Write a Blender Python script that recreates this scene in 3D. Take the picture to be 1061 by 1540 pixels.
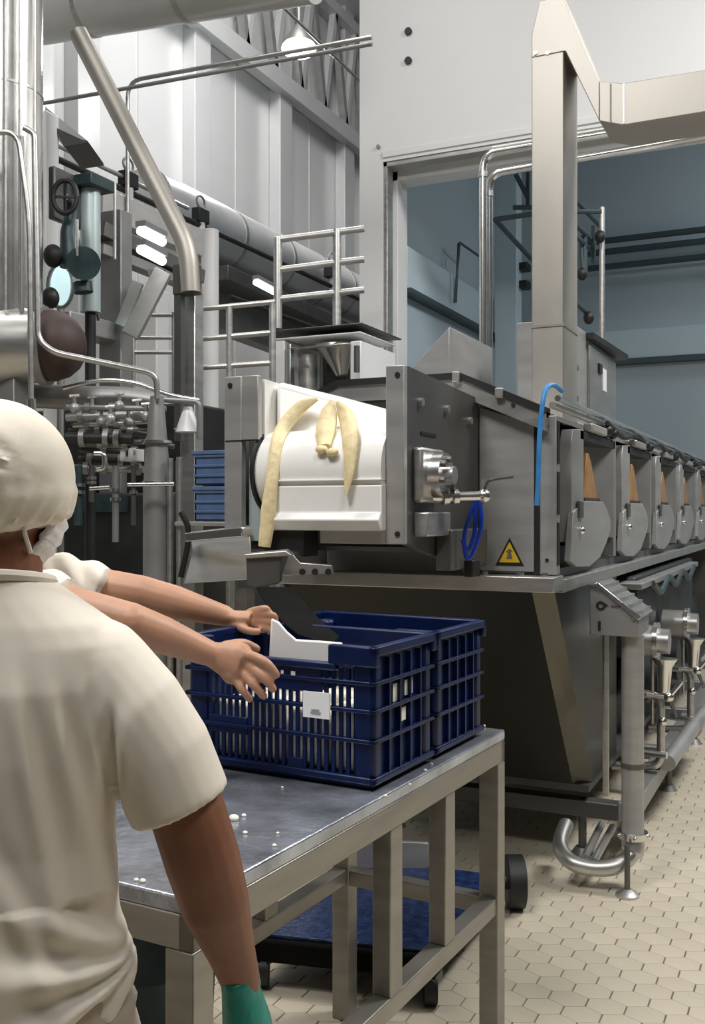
import bpy, math, random
import numpy as np
from mathutils import Vector, Matrix

random.seed(7); np.random.seed(7)
SC = bpy.context.scene
COL = SC.collection
for _o in list(bpy.data.objects):
    bpy.data.objects.remove(_o)

# ------------------------------------------------------------------ camera
F, CX, CY, H, YAW = 1500.0, 530.5, 770.0, 1.5, math.radians(25.3)
cam = bpy.data.cameras.new('camera'); camo = bpy.data.objects.new('camera', cam); COL.objects.link(camo)
cam.sensor_fit = 'VERTICAL'; cam.sensor_height = 36.0; cam.lens = 36.0 * F / 1540.0
cam.clip_start = 0.05; cam.clip_end = 200
camo.location = (0, 0, H); camo.rotation_euler = (math.pi / 2, 0, YAW)
SC.camera = camo
# ------------------------------------------------------------------ world, lights, exposure
w = bpy.data.worlds.new('world'); SC.world = w; w.use_nodes = True
bg = w.node_tree.nodes['Background']; bg.inputs[0].default_value = (0.93, 0.97, 1.0, 1); bg.inputs[1].default_value = 0.035
SC.view_settings.view_transform = 'Standard'; SC.view_settings.look = 'None'
SC.view_settings.gamma = 1.0; SC.view_settings.use_curve_mapping = False
SC.view_settings.exposure = 0.0
def area(name, loc, target, sx, sy, power, col=(1, 0.985, 0.96)):
    l = bpy.data.lights.new(name, 'AREA'); l.shape = 'RECTANGLE'; l.size = sx; l.size_y = sy
    l.energy = power; l.color = col
    o = bpy.data.objects.new(name, l); COL.objects.link(o); o.location = loc
    o.rotation_euler = (Vector(target) - Vector(loc)).to_track_quat('-Z', 'Y').to_euler()
    return o
area('ceiling_light_front', (1.6, 0.2, 6.5), (-0.2, 3.2, 0.5), 1.6, 1.6, 110)
area('ceiling_light_aisle', (2.0, 5.2, 6.4), (0.6, 4.2, 0), 1.6, 1.6, 340)
area('ceiling_light_left', (-4.2, 2.6, 8.5), (-3.5, 5.0, 0), 2.0, 2.0, 135)
area('ceiling_light_hall', (-4.9, 9.5, 10.6), (-7.6, 13.5, 3.0), 2.5, 2.5, 560, (1, 0.98, 0.96))
area('ceiling_light_camera', (-1.7, 0.1, 5.5), (-1.5, 1.2, 0.5), 1.4, 1.4, 165)
area('added_fill_blue_room', (1.5, 10.2, 5.6), (0.5, 11.0, 0), 2.5, 0.8, 70, (0.88, 0.95, 1.0))  # added weak cool fill for the room beyond; no lamp known there

# ------------------------------------------------------------------ pixel helper: a ray through the 1061x1540 frame met with a plane
FW = Vector((-math.sin(YAW), math.cos(YAW), 0)); RT = Vector((math.cos(YAW), math.sin(YAW), 0)); UP = Vector((0, 0, 1))
CAM = Vector((0, 0, H))
def P(px, py, X=None, Y=None, Z=None, d=None):
    D = FW + RT * ((px - CX) / F) + UP * ((CY - py) / F)
    if X is not None: t = X / D.x
    elif Y is not None: t = Y / D.y
    elif Z is not None: t = (Z - H) / D.z
    else: t = d
    return CAM + D * t
def CP(dd, lat, z):
    return FW * dd + RT * lat + UP * z
def proj(p):
    v = Vector(p) - CAM; dd = v.dot(FW)
    return CX + F * v.dot(RT) / dd, CY - F * v.z / dd, dd

# ------------------------------------------------------------------ materials
MATS = {}
def mat(name, col, rough=0.5, metal=0.0, noise=0.0, nscale=8.0, bump=0.0, bscale=60.0, emit=None, estr=0.0, trans=0.0, alpha=1.0, spec=0.5, stretch=None, rnd=0.0, coat=0.0, sss=0.0):
    m = bpy.data.materials.new(name); m.use_nodes = True
    nt = m.node_tree; b = nt.nodes['Principled BSDF']
    b.inputs['Base Color'].default_value = (*col, 1); b.inputs['Roughness'].default_value = rough
    b.inputs['Metallic'].default_value = metal; b.inputs['Specular IOR Level'].default_value = spec
    b.inputs['Transmission Weight'].default_value = trans; b.inputs['Alpha'].default_value = alpha
    b.inputs['Coat Weight'].default_value = coat
    if sss: b.inputs['Subsurface Weight'].default_value = sss; b.inputs['Subsurface Radius'].default_value = (0.01, 0.004, 0.002)
    if emit: b.inputs['Emission Color'].default_value = (*emit, 1); b.inputs['Emission Strength'].default_value = estr
    tc = nt.nodes.new('ShaderNodeTexCoord'); mp = nt.nodes.new('ShaderNodeMapping')
    nt.links.new(tc.outputs['Object'], mp.inputs[0])
    if stretch: mp.inputs['Scale'].default_value = stretch
    if noise:
        n = nt.nodes.new('ShaderNodeTexNoise'); n.inputs['Scale'].default_value = nscale; n.inputs['Detail'].default_value = 5
        nt.links.new(mp.outputs[0], n.inputs['Vector'])
        r = nt.nodes.new('ShaderNodeValToRGB')
        r.color_ramp.elements[0].position = 0.3; r.color_ramp.elements[1].position = 0.7
        r.color_ramp.elements[0].color = (*[max(0, c * (1 - noise)) for c in col], 1)
        r.color_ramp.elements[1].color = (*[min(1, c * (1 + noise)) for c in col], 1)
        nt.links.new(n.outputs[0], r.inputs[0]); src = r.outputs[0]
        if rnd:
            oi = nt.nodes.new('ShaderNodeObjectInfo'); mr = nt.nodes.new('ShaderNodeMapRange')
            mr.inputs[3].default_value = 1 - rnd; mr.inputs[4].default_value = 1 + rnd
            nt.links.new(oi.outputs['Random'], mr.inputs[0])
            mx = nt.nodes.new('ShaderNodeVectorMath'); mx.operation = 'SCALE'
            nt.links.new(src, mx.inputs[0]); nt.links.new(mr.outputs[0], mx.inputs['Scale']); src = mx.outputs[0]
        nt.links.new(src, b.inputs['Base Color'])
        if metal > 0.3:
            r2 = nt.nodes.new('ShaderNodeMapRange'); r2.inputs[3].default_value = rough * 0.8; r2.inputs[4].default_value = min(1, rough * 1.25)
            nt.links.new(n.outputs[0], r2.inputs[0]); nt.links.new(r2.outputs[0], b.inputs['Roughness'])
    if bump:
        n2 = nt.nodes.new('ShaderNodeTexNoise'); n2.inputs['Scale'].default_value = bscale; n2.inputs['Detail'].default_value = 3
        nt.links.new(mp.outputs[0], n2.inputs['Vector'])
        bm_ = nt.nodes.new('ShaderNodeBump'); bm_.inputs['Strength'].default_value = bump; bm_.inputs['Distance'].default_value = 0.01
        nt.links.new(n2.outputs[0], bm_.inputs['Height']); nt.links.new(bm_.outputs[0], b.inputs['Normal'])
    MATS[name] = m
    return m
mat('steel', (0.52, 0.51, 0.49), 0.36, 0.85, 0.12, 5, stretch=(1, 1, 6))
mat('steel_bright', (0.74, 0.73, 0.71), 0.22, 0.95, 0.08, 6)
mat('steel_satin', (0.41, 0.405, 0.395), 0.42, 0.5, 0.10, 4, stretch=(1, 1, 5))
mat('steel_grey', (0.30, 0.30, 0.295), 0.45, 0.5, 0.12, 5)
mat('steel_dark', (0.13, 0.13, 0.125), 0.42, 0.6, 0.2, 4)
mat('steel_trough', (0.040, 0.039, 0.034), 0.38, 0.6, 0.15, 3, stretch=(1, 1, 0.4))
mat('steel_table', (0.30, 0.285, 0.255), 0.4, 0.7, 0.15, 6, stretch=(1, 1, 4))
mat('corner_glint_steel', (0.13, 0.125, 0.095), 0.4, 0.6, 0.15, 3)  # paler than the trough steel to carry the reflected stripe
mat('steel_wet_sheen', (0.40, 0.43, 0.49), 0.24, 0.75, 0.35, 9, bump=0.25, bscale=40)  # wet steel; its pale bluish mottling also carries the reflections
mat('duct_steel', (0.42, 0.395, 0.355), 0.45, 0.6, 0.14, 3, stretch=(1, 1, 0.5))
mat('white_panel', (0.80, 0.80, 0.795), 0.38, 0.0, 0.02, 1.2)
mat('hall_panel', (0.62, 0.63, 0.63), 0.28, 0.25, 0.05, 0.6)
mat('hall_column', (0.50, 0.51, 0.51), 0.4, 0.2, 0.04, 1)
mat('blue_panel', (0.44, 0.52, 0.57), 0.42, 0.0, 0.03, 0.8)
mat('blue_band', (0.52, 0.63, 0.68), 0.5, 0.0, 0.03, 1)
mat('blue_pipe', (0.05, 0.075, 0.085), 0.5, 0.2)
mat('grout', (0.16, 0.135, 0.10), 0.8, noise=0.2)
mat('tile', (0.60, 0.535, 0.42), 0.42, 0.0, 0.08, 2.5, bump=0.05, bscale=30, rnd=0.05)
mat('black', (0.012, 0.012, 0.013), 0.5)
mat('black_rubber', (0.006, 0.006, 0.006), 0.9, spec=0.08, noise=0.3)
mat('dark_mass', (0.022, 0.024, 0.024), 0.55, 0.2, 0.4, 6)
mat('teal_machine', (0.035, 0.06, 0.065), 0.45, 0.2, 0.4, 8)
mat('white_plastic', (0.88, 0.87, 0.84), 0.32, noise=0.02, nscale=10, sss=0.05)
mat('cheese', (0.84, 0.70, 0.41), 0.5, noise=0.14, nscale=25, bump=0.3, bscale=50, sss=0.1)
mat('curd', (0.82, 0.78, 0.68), 0.55, noise=0.06, nscale=20, bump=0.3, bscale=30)
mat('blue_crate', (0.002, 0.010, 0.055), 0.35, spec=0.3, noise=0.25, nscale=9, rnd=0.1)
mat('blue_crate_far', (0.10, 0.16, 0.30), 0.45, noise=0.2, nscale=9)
mat('blue_tray', (0.015, 0.032, 0.095), 0.25, noise=0.5, nscale=30, bump=0.4, bscale=60)
mat('cloth', (0.77, 0.70, 0.60), 0.85, noise=0.03, nscale=6, bump=0.03, bscale=700)
mat('cap', (0.78, 0.71, 0.60), 0.8, noise=0.04, nscale=12, bump=0.15, bscale=22)
mat('trousers', (0.50, 0.43, 0.36), 0.85, noise=0.05, nscale=6, bump=0.2, bscale=30)
mat('mask', (0.82, 0.78, 0.76), 0.8, noise=0.03, bump=0.2, bscale=60)
mat('skin_dark', (0.21, 0.085, 0.045), 0.5, noise=0.12, nscale=14, sss=0.1)
mat('skin_light', (0.47, 0.25, 0.155), 0.5, noise=0.10, nscale=14, sss=0.12)
mat('glove', (0.0, 0.20, 0.155), 0.42, noise=0.15, nscale=20, bump=0.3, bscale=40)
mat('eye', (0.02, 0.015, 0.012), 0.2)
mat('shoe', (0.75, 0.74, 0.72), 0.5, noise=0.05)
mat('orange', (0.40, 0.21, 0.08), 0.4, 0.2, 0.15, 12)
mat('sign_yellow', (0.72, 0.47, 0.02), 0.5)
mat('hose_blue', (0.01, 0.05, 0.42), 0.3, noise=0.2)
mat('hose_light', (0.06, 0.27, 0.62), 0.25, noise=0.2)
mat('paper', (0.86, 0.87, 0.88), 0.7, noise=0.02)
mat('ink', (0.30, 0.31, 0.32), 0.7)
mat('brown_dome', (0.055, 0.032, 0.028), 0.6, 0.1, 0.3, 4)
mat('pale_teal', (0.50, 0.60, 0.60), 0.35, 0.2, 0.08, 4)
mat('lamp', (0.9, 0.9, 0.9), 0.4, emit=(1, 0.99, 0.97), estr=6.0)
mat('tube_lamp', (0.9, 0.9, 0.9), 0.4, emit=(1, 1, 0.98), estr=3.5)
mat('cyan_glow', (0.7, 0.9, 0.92), 0.3, emit=(0.70, 0.97, 1.0), estr=0.75)  # self-glowing colour for the bright window light
mat('insulation', (0.66, 0.665, 0.66), 0.3, 0.5, 0.08, 2)
mat('red_handle', (0.45, 0.03, 0.02), 0.4)

# ------------------------------------------------------------------ mesh builder
class MB:
    def __init__(s): s.v = []; s.f = []
    def add(s, vs, fs):
        n = len(s.v); s.v += [Vector(v) for v in vs]; s.f += [tuple(i + n for i in f) for f in fs]; return s
    def box(s, a, b):
        (x0, y0, z0), (x1, y1, z1) = a, b
        x0, x1 = min(x0, x1), max(x0, x1); y0, y1 = min(y0, y1), max(y0, y1); z0, z1 = min(z0, z1), max(z0, z1)
        return s.add([(x0, y0, z0), (x1, y0, z0), (x1, y1, z0), (x0, y1, z0), (x0, y0, z1), (x1, y0, z1), (x1, y1, z1), (x0, y1, z1)],
                     [(0, 3, 2, 1), (4, 5, 6, 7), (0, 1, 5, 4), (1, 2, 6, 5), (2, 3, 7, 6), (3, 0, 4, 7)])
    def hexa(s, q0, q1):      # two quads (same order) joined into a solid
        vs = list(q0) + list(q1); n = len(q0)
        fs = [tuple(range(n - 1, -1, -1)), tuple(range(n, 2 * n))]
        for i in range(n): j = (i + 1) % n; fs.append((i, j, n + j, n + i))
        return s.add(vs, fs)
    def extrude(s, poly, vec):
        vec = Vector(vec); return s.hexa([Vector(p) for p in poly], [Vector(p) + vec for p in poly])
    def beam(s, a, b, wx, wz, up=(0, 0, 1)):
        a = Vector(a); b = Vector(b); t = (b - a).normalized(); up = Vector(up)
        if abs(t.dot(up)) > 0.98: up = Vector((0, 1, 0))
        x = t.cross(up).normalized(); z = x.cross(t).normalized()
        q = [x * sx * wx / 2 + z * sz * wz / 2 for sx, sz in ((-1, -1), (1, -1), (1, 1), (-1, 1))]
        return s.hexa([a + k for k in q], [b + k for k in q])
    def tube(s, pts, r, seg=10, cap=True, flat=None, up=None):
        pts = [Vector(p) for p in pts]; n = len(pts)
        rs = r if isinstance(r, (list, tuple)) else [r] * n
        T = []
        for i in range(n):
            a = pts[max(0, i - 1)]; b = pts[min(n - 1, i + 1)]; T.append((b - a).normalized())
        u = Vector(up) if up is not None else (Vector((0, 0, 1)) if abs(T[0].z) < 0.9 else Vector((1, 0, 0)))
        vs = []; fs = []
        for i in range(n):
            u = (u - T[i] * u.dot(T[i])).normalized(); v = T[i].cross(u)
            fu = flat if flat else 1.0
            for k in range(seg):
                a = 2 * math.pi * k / seg
                vs.append(pts[i] + u * (math.cos(a) * rs[i] * fu) + v * (math.sin(a) * rs[i]))
        for i in range(n - 1):
            for k in range(seg):
                k2 = (k + 1) % seg
                fs.append((i * seg + k, i * seg + k2, (i + 1) * seg + k2, (i + 1) * seg + k))
        if cap: fs.append(tuple(range(seg - 1, -1, -1))); fs.append(tuple((n - 1) * seg + k for k in range(seg)))
        return s.add(vs, fs)
    def cyl(s, a, b, r, r2=None, seg=20): return s.tube([a, b], [r, r if r2 is None else r2], seg)
    def ball(s, c, rx, ry=None, rz=None, seg=16, rings=10, fn=None):
        ry = rx if ry is None else ry; rz = rx if rz is None else rz; c = Vector(c); vs = []; fs = []
        fn = fn or (lambda p: p)
        vs.append(c + fn(Vector((0, 0, -rz))))
        for i in range(1, rings):
            t = math.pi * i / rings
            for k in range(seg):
                a = 2 * math.pi * k / seg
                vs.append(c + fn(Vector((rx * math.sin(t) * math.cos(a), ry * math.sin(t) * math.sin(a), -rz * math.cos(t)))))
        vs.append(c + fn(Vector((0, 0, rz)))); L = len(vs) - 1
        for k in range(seg): fs.append((0, 1 + (k + 1) % seg, 1 + k))
        for i in range(rings - 2):
            for k in range(seg):
                a = 1 + i * seg + k; b = 1 + i * seg + (k + 1) % seg; fs.append((a, b, b + seg, a + seg))
        for k in range(seg): a = 1 + (rings - 2) * seg; fs.append((a + k, a + (k + 1) % seg, L))
        return s.add(vs, fs)
    def loft(s, rings):
        n = len(rings[0]); vs = [Vector(p) for r in rings for p in r]; fs = []
        for i in range(len(rings) - 1):
            for k in range(n):
                k2 = (k + 1) % n; fs.append((i * n + k, i * n + k2, (i + 1) * n + k2, (i + 1) * n + k))
        fs.append(tuple(range(n - 1, -1, -1))); fs.append(tuple((len(rings) - 1) * n + k for k in range(n)))
        return s.add(vs, fs)
    def xf(s, M):
        s.v = [M @ v for v in s.v]; return s
def fillet(pts, r, n=5):
    pts = [Vector(p) for p in pts]; out = [pts[0]]
    for i in range(1, len(pts) - 1):
        a = pts[i - 1] - pts[i]; b = pts[i + 1] - pts[i]
        k = min(r, a.length * 0.45, b.length * 0.45)
        p0 = pts[i] + a.normalized() * k; p1 = pts[i] + b.normalized() * k
        for j in range(n + 1):
            t = j / n; out.append(p0 * (1 - t) ** 2 + pts[i] * 2 * t * (1 - t) + p1 * t * t)
    out.append(pts[-1]); return out
def curve(pts, n=6):       # Catmull-Rom through points
    pts = [Vector(p) for p in pts]; q = [pts[0] * 2 - pts[1]] + pts + [pts[-1] * 2 - pts[-2]]; out = []
    for i in range(1, len(q) - 2):
        p0, p1, p2, p3 = q[i - 1:i + 3]
        for j in range(n):
            t = j / n
            out.append(0.5 * ((2 * p1) + (p2 - p0) * t + (2 * p0 - 5 * p1 + 4 * p2 - p3) * t * t + (3 * p1 - p0 - 3 * p2 + p3) * t ** 3))
    out.append(pts[-1]); return out

WORLD = {}
def wmat(o):
    return WORLD.get(o.name, Matrix.Identity(4)) if o else Matrix.Identity(4)
def obj(name, mb, m, parent=None, bevel=0.0, smooth=35, origin=None):
    """one mesh object; builder coordinates are world coordinates"""
    if isinstance(mb, bpy.types.Mesh):
        me = mb; vs = None
    else:
        inv = wmat(parent).inverted()
        if parent is None and origin is None:
            xs = [v.x for v in mb.v]; ys = [v.y for v in mb.v]; zs = [v.z for v in mb.v]
            origin = Vector(((min(xs) + max(xs)) / 2, (min(ys) + max(ys)) / 2, min(zs)))
        off = Matrix.Translation(-origin) if (parent is None) else inv
        me = bpy.data.meshes.new(name); me.from_pydata([tuple(off @ v) for v in mb.v], [], mb.f); me.validate()
        import bmesh
        bm = bmesh.new(); bm.from_mesh(me); bmesh.ops.recalc_face_normals(bm, faces=bm.faces); bm.to_mesh(me); bm.free()
    me.materials.clear(); me.materials.append(MATS[m])
    if smooth: me.shade_smooth(); me.set_sharp_from_angle(angle=math.radians(smooth))
    o = bpy.data.objects.new(name, me); COL.objects.link(o)
    if parent is not None:
        o.parent = parent; WORLD[o.name] = wmat(parent).copy()
    else:
        o.location = origin; WORLD[o.name] = Matrix.Translation(origin)
    if bevel:
        b = o.modifiers.new('bevel', 'BEVEL'); b.width = bevel; b.segments = 2; b.limit_method = 'ANGLE'; b.angle_limit = math.radians(40)
    return o
def tag(o, label, cat, group=None):
    o['label'] = label; o['category'] = cat
    if group: o['group'] = group
    return o
def thing(name, label, cat, loc, rotz=0.0, group=None):
    o = bpy.data.objects.new(name, None); COL.objects.link(o); o.empty_display_size = 0.1
    o.location = loc; o.rotation_euler = (0, 0, rotz)
    WORLD[o.name] = Matrix.Translation(Vector(loc)) @ Matrix.Rotation(rotz, 4, 'Z')
    return tag(o, label, cat, group)
def struct(name, mb, m, bevel=0.0, label=None):
    o = obj(name, mb, m, None, bevel); o['kind'] = 'structure'
    if label: o['label'] = label
    return o
def boxo(name, a, b, m, parent=None, bevel=0.004): return obj(name, MB().box(a, b), m, parent, bevel)

# ================================================================== SETTING
WY = 7.5; WT = 0.39                     # partition wall plane and thickness
floor = struct('floor', MB().box((-9.5, -2.5, -0.14), (4.5, 20.5, -0.005)), 'grout', label='beige hexagonal tiled factory floor')
def hexmesh(c=(0, 0), mb=None):
    wd, a, b, g = 0.0575 - 0.0022, 0.0272, 0.0521, 0.0
    mb = mb or MB()
    poly = [(-wd, -a), (0, -b), (wd, -a), (wd, a), (0, b), (-wd, a)]
    top = [Vector((c[0] + x * 0.985, c[1] + y * 0.996, 0.0)) for x, y in poly]
    mid = [Vector((c[0] + x, c[1] + y, -0.0018)) for x, y in poly]
    bot = [Vector((c[0] + x, c[1] + y, -0.008)) for x, y in poly]
    n = len(mb.v)
    mb.v += bot + mid + top
    for base in (0, 6):
        for i in range(6):
            j = (i + 1) % 6; mb.f.append((n + base + i, n + base + j, n + base + 6 + j, n + base + 6 + i))
    mb.f.append(tuple(n + 12 + i for i in range(6)))
    return mb
cand = []; PITCH = 0.0795; TW = 0.115
for r in range(0, 190):
    y = 0.6 + r * PITCH
    if y > 11.2: break
    for c in range(0, 80):
        x = -5.6 + c * TW + (TW / 2 if r % 2 else 0)
        if x > 2.6: break
        cand.append((x, y))
inview = []; rest = []
for x, y in cand:
    px, py, dd = proj((x, y, 0))
    vis = dd > 0.5 and py < 1560 and ((px > 755 and px < 1075 and not (px < 930 and py < 1330)) or (px > 215 and px < 740 and py > 1490) or (215 < px < 270 and py > 1400))
    (inview if vis else rest).append((dd, x, y))
inview.sort(); rest += inview[300:]; inview = inview[:300]
hm = hexmesh(); tm = bpy.data.meshes.new('tile'); tm.from_pydata([tuple(v) for v in hm.v], [], hm.f); tm.materials.append(MATS['tile'])
fo = floor.location
for dd, x, y in inview:
    o = bpy.data.objects.new('tile', tm); COL.objects.link(o); o.parent = floor; o.location = (x - fo.x, y - fo.y, -fo.z)
mbt = MB()
for dd, x, y in rest: hexmesh((x, y), mbt)
tf = obj('tile_field', mbt, 'tile', floor, smooth=0); tf['kind'] = 'stuff'

wl = struct('wall_left', MB().box((-8.7, 1.0, -0.1), (-8.5, 20.5, 11.6)), 'hall_panel', label='glossy grey-white panelled hall wall')
for i in range(-2, 4):
    yc = 12.15 + i * 2.52 
    obj('column', MB().box((-8.5, yc, 0.0), (-8.28, yc + 0.42, 11.2)), 'hall_column', wl, 0.01)
    obj('panel_joint', MB().box((-8.5, yc + 1.45, 0.0), (-8.488, yc + 1.47, 11.2)), 'hall_column', wl)
wr = struct('wall_rear', MB().box((-8.7, 20.3, -0.1), (-3.0, 20.5, 11.6)), 'hall_panel')
ce = struct('ceiling', MB().box((-8.7, 1.0, 11.2), (-3.0, 20.5, 11.4)), 'hall_panel')
# partition wall with its big opening
pw = struct('wall_front', MB().box((-3.48, WY, 0.0), (-3.27, WY + WT, 4.37)).box((-3.48, WY, 4.37), (3.6, WY + WT, 9.4)), 'white_panel', label='white panel wall framing the large machine opening')
obj('frame', MB().box((-3.27, WY + 0.01, 0), (-3.235, WY + 0.13, 4.37)).box((-3.27, WY + 0.01, 4.33), (3.6, WY + 0.13, 4.37)), 'steel', pw, 0.004)
obj('frame', MB().box((-3.27, WY + 0.2, 0), (-3.22, WY + WT + 0.02, 4.35)).box((-3.27, WY + 0.2, 4.27), (3.6, WY + WT + 0.02, 4.37)), 'white_panel', pw, 0.004)
obj('trim', MB().box((-3.27, WY - 0.012, 4.40), (3.6, WY, 4.45)), 'white_panel', pw, 0.003)
hb = MB()
for i in range(34): hb.box((-3.12 + i * 0.1, WY + WT - 0.01, 4.275), (-3.07 + i * 0.1, WY + WT + 0.024, 4.30))
obj('perforated_strip', hb, 'steel_dark', pw)
for px, py in ((615, 48), (615, 92), (570, 221)):
    c = P(px, py, Y=WY); r = 0.03 if px == 615 else 0.016
    obj('bolt', MB().cyl(c, c + Vector((0, -0.02, 0)), r, seg=14), 'black' if px == 615 else 'steel_grey', pw)
# cool room behind the opening
ws = struct('wall_side', MB().box((-3.48, WY + WT, -0.1), (-3.3, 11.6, 6.4)), 'blue_panel', label='pale blue side wall beyond the opening')
z_b = 3.42
obj('ledge', MB().box((-3.3, WY + WT + 0.03, z_b), (-3.22, 11.4, z_b + 0.36)), 'blue_band', ws, 0.005)
obj('ledge_edge', MB().box((-3.3, WY + WT + 0.03, z_b - 0.04), (-3.19, 11.4, z_b)), 'blue_pipe', ws)
obj('rail', MB().box((-3.3, WY + WT + 0.03, 2.62), (-3.22, 11.4, 2.68)), 'blue_band', ws)
obj('bracket', MB().box((-3.3, WY + WT + 0.04, z_b), (-3.27, WY + WT + 0.07, z_b + 0.62)), 'blue_pipe', ws)
wb = struct('wall_back', MB().box((-3.48, 11.4, -0.1), (5.0, 11.6, 6.4)), 'blue_panel', label='pale blue back wall behind the machine')
obj('ledge', MB().box((-3.3, 11.3, 3.20), (4.9, 11.4, 3.52)), 'blue_band', wb, 0.005)
obj('ledge_edge', MB().box((-3.3, 11.28, 3.14), (4.9, 11.4, 3.20)), 'blue_pipe', wb)
obj('rail', MB().box((-3.3, 11.36, 4.20), (4.9, 11.4, 4.38)), 'blue_panel', wb)
for z in (4.58, 4.44):
    pass
ceb = struct('ceiling_cool_room', MB().box((-3.48, WY + WT, 6.2), (5.0, 11.6, 6.4)), 'blue_panel')

# roof truss along the hall wall
tr = thing('roof_truss', 'grey lattice roof truss running along the hall wall', 'truss', (-8.25, 12.0, 8.65))
obj('bottom_chord', MB().box((-8.35, 10.5, 8.55), (-8.15, 20.2, 8.85)), 'hall_column', tr, 0.01)
obj('top_chord', MB().box((-8.35, 10.5, 10.75), (-8.15, 20.2, 10.95)), 'hall_column', tr, 0.01)
k = 0
for y in np.arange(10.8, 19.8, 0.9):
    obj('web_bar', MB().beam((-8.25, y, 8.85), (-8.25, y + 0.45, 10.8), 0.12, 0.12), 'hall_column', tr)
    obj('web_bar', MB().beam((-8.25, y + 0.9, 8.85), (-8.25, y + 0.45, 10.8), 0.12, 0.12), 'steel_grey', tr)

# ================================================================== HALL BACKGROUND (left)
def pipe_run(name, label, pts, r, m='steel', cat='pipe', fr=0.12, group=None, seg=12):
    o = obj(name, MB().tube(fillet(pts, fr), r, seg), m); tag(o, label, cat, group); return o
# high bay lamp
lp = P(450, 73, d=13.0)
t = thing('high_bay_lamp', 'round white high bay lamp hanging near the truss', 'lamp', lp)
obj('diffuser', MB().ball(lp, 0.23, 0.23, 0.105), 'lamp', t)
obj('housing', MB().tube([lp + Vector((0, 0, 0.06)), lp + Vector((0, 0, 0.14)), lp + Vector((0, 0, 0.3))], [0.2, 0.17, 0.06], 20), 'steel_dark', t)
obj('cord', MB().cyl(lp + Vector((0, 0, 0.28)), lp + Vector((0, 0, 3.5)), 0.012, seg=8), 'steel_grey', t)
pl = bpy.data.lights.new('high_bay_bulb', 'POINT'); pl.energy = 120; pl.shadow_soft_size = 0.2
plo = bpy.data.objects.new('high_bay_bulb', pl); COL.objects.link(plo); plo.location = lp + Vector((0, 0, -0.3))
# overhead duct
a, b = P(10, 32, Y=6.0), P(470, -45, Y=6.0)
t = thing('overhead_duct', 'large round insulated duct crossing under the roof', 'duct', a)
obj('shell', MB().cyl(a, b, 0.21, seg=32), 'insulation', t)
for f in (0.3, 0.62): c = a.lerp(b, f); obj('band', MB().cyl(c, c + (b - a).normalized() * 0.04, 0.216, seg=32), 'steel', t)
# tall tank
tc = P(-2, 480, d=4.8); 
t = thing('vertical_tank', 'tall shiny stainless vertical tank at the far left edge', 'tank', tc)
obj('shell', MB().cyl(tc, tc + UP * 2.8, 0.205, seg=40), 'steel_bright', t)
for yy in (145,): z = P(0, yy, d=4.8).z; obj('seam', MB().cyl(Vector((tc.x, tc.y, z)), Vector((tc.x, tc.y, z + 0.012)), 0.208, seg=40), 'steel', t)
for k in range(3):
    q = P(52 - k * 22, 300, d=4.58)
    obj('rib', MB().cyl(Vector((q.x, q.y, tc.z)), Vector((q.x, q.y, tc.z + 2.8)), 0.008, seg=8), 'steel', t)
# horizontal vessel with brown dome
c0 = P(-110, 523, d=4.7); c1 = P(66, 520, d=4.7); ax = (c1 - c0).normalized()
t = thing('horizontal_vessel', 'horizontal steel vessel with a dark brown domed end', 'vessel', c0)
obj('shell', MB().cyl(c0, c1, 0.175, seg=36), 'steel', t)
pts = [c1 + ax * k for k in (0, 0.05, 0.11, 0.155, 0.185, 0.2)]; rr = [0.165, 0.168, 0.15, 0.115, 0.07, 0.01]
obj('dome', MB().tube(pts, rr, 36), 'brown_dome', t)
obj('flange', MB().cyl(c1 - ax * 0.02, c1 + ax * 0.02, 0.185, seg=36), 'steel_grey', t)
c = c0.lerp(c1, 0.7) + UP * -0.2
obj('saddle', MB().beam(c + UP * 0.1, Vector((c.x, c.y, 0)), 0.16, 0.1), 'steel_grey', t, 0.005)
pipe_run('header_pipe', 'fat grey header pipe below the brown domed vessel', [P(-60, 590, d=4.9), P(110, 598, d=4.9), P(190, 600, d=4.9), P(236, 606, d=4.9)], 0.06, 'steel_grey')
pipe_run('header_pipe', 'thin bright pipe along the top of the grey header', [P(95, 584, d=4.75), P(150, 571, d=4.75), P(200, 574, d=4.75), P(260, 596, d=4.75), P(300, 602, d=4.75)], 0.011, 'steel_bright')
# slim pipes in front of the tank
pipe_run('riser_pipe', 'slim riser pipe bending left at its top, nearest the tank edge', [P(-30, 203, d=4.4), P(26, 196, d=4.4), P(44, 330, d=4.4), P(47, 612, d=4.4)], 0.012, 'steel')
pipe_run('riser_pipe', 'slim riser pipe that turns into the sloping run below the vessel', [P(36, 192, d=4.45), P(52, 200, d=4.45), P(57, 510, d=4.45), P(80, 530, d=4.45), P(235, 562, d=4.6), P(237, 600, d=4.6)], 0.014, 'steel')
pipe_run('riser_pipe', 'slim vertical pipe just before the tall tank', [P(33, 205, d=4.42), P(33, 470, d=4.42)], 0.010, 'steel_grey')
tag(obj('pipe_coupling', MB().cyl(P(47, 600, d=4.4), P(48, 618, d=4.4), 0.02), 'steel_bright'), 'steel coupling at the foot of the slim riser', 'coupling')
pipe_run('crossover_pipe', 'thin pipe crossing the hall below the round duct', [P(62, 156, Y=5.4), P(560, 66, Y=5.4)], 0.013, 'steel_grey')
pipe_run('crossover_pipe', 'thin bright pipe dropping down past the diagonal pipe', [P(192, 610, Y=5.5), P(192, 122, Y=5.5), P(560, 56, Y=5.5)], 0.014, 'steel')
pipe_run('drop_pipe', 'very thin vertical drop line beside the grey post', [P(173, 275, d=6.4), P(173, 390, d=6.4)], 0.010, 'steel')
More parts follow.
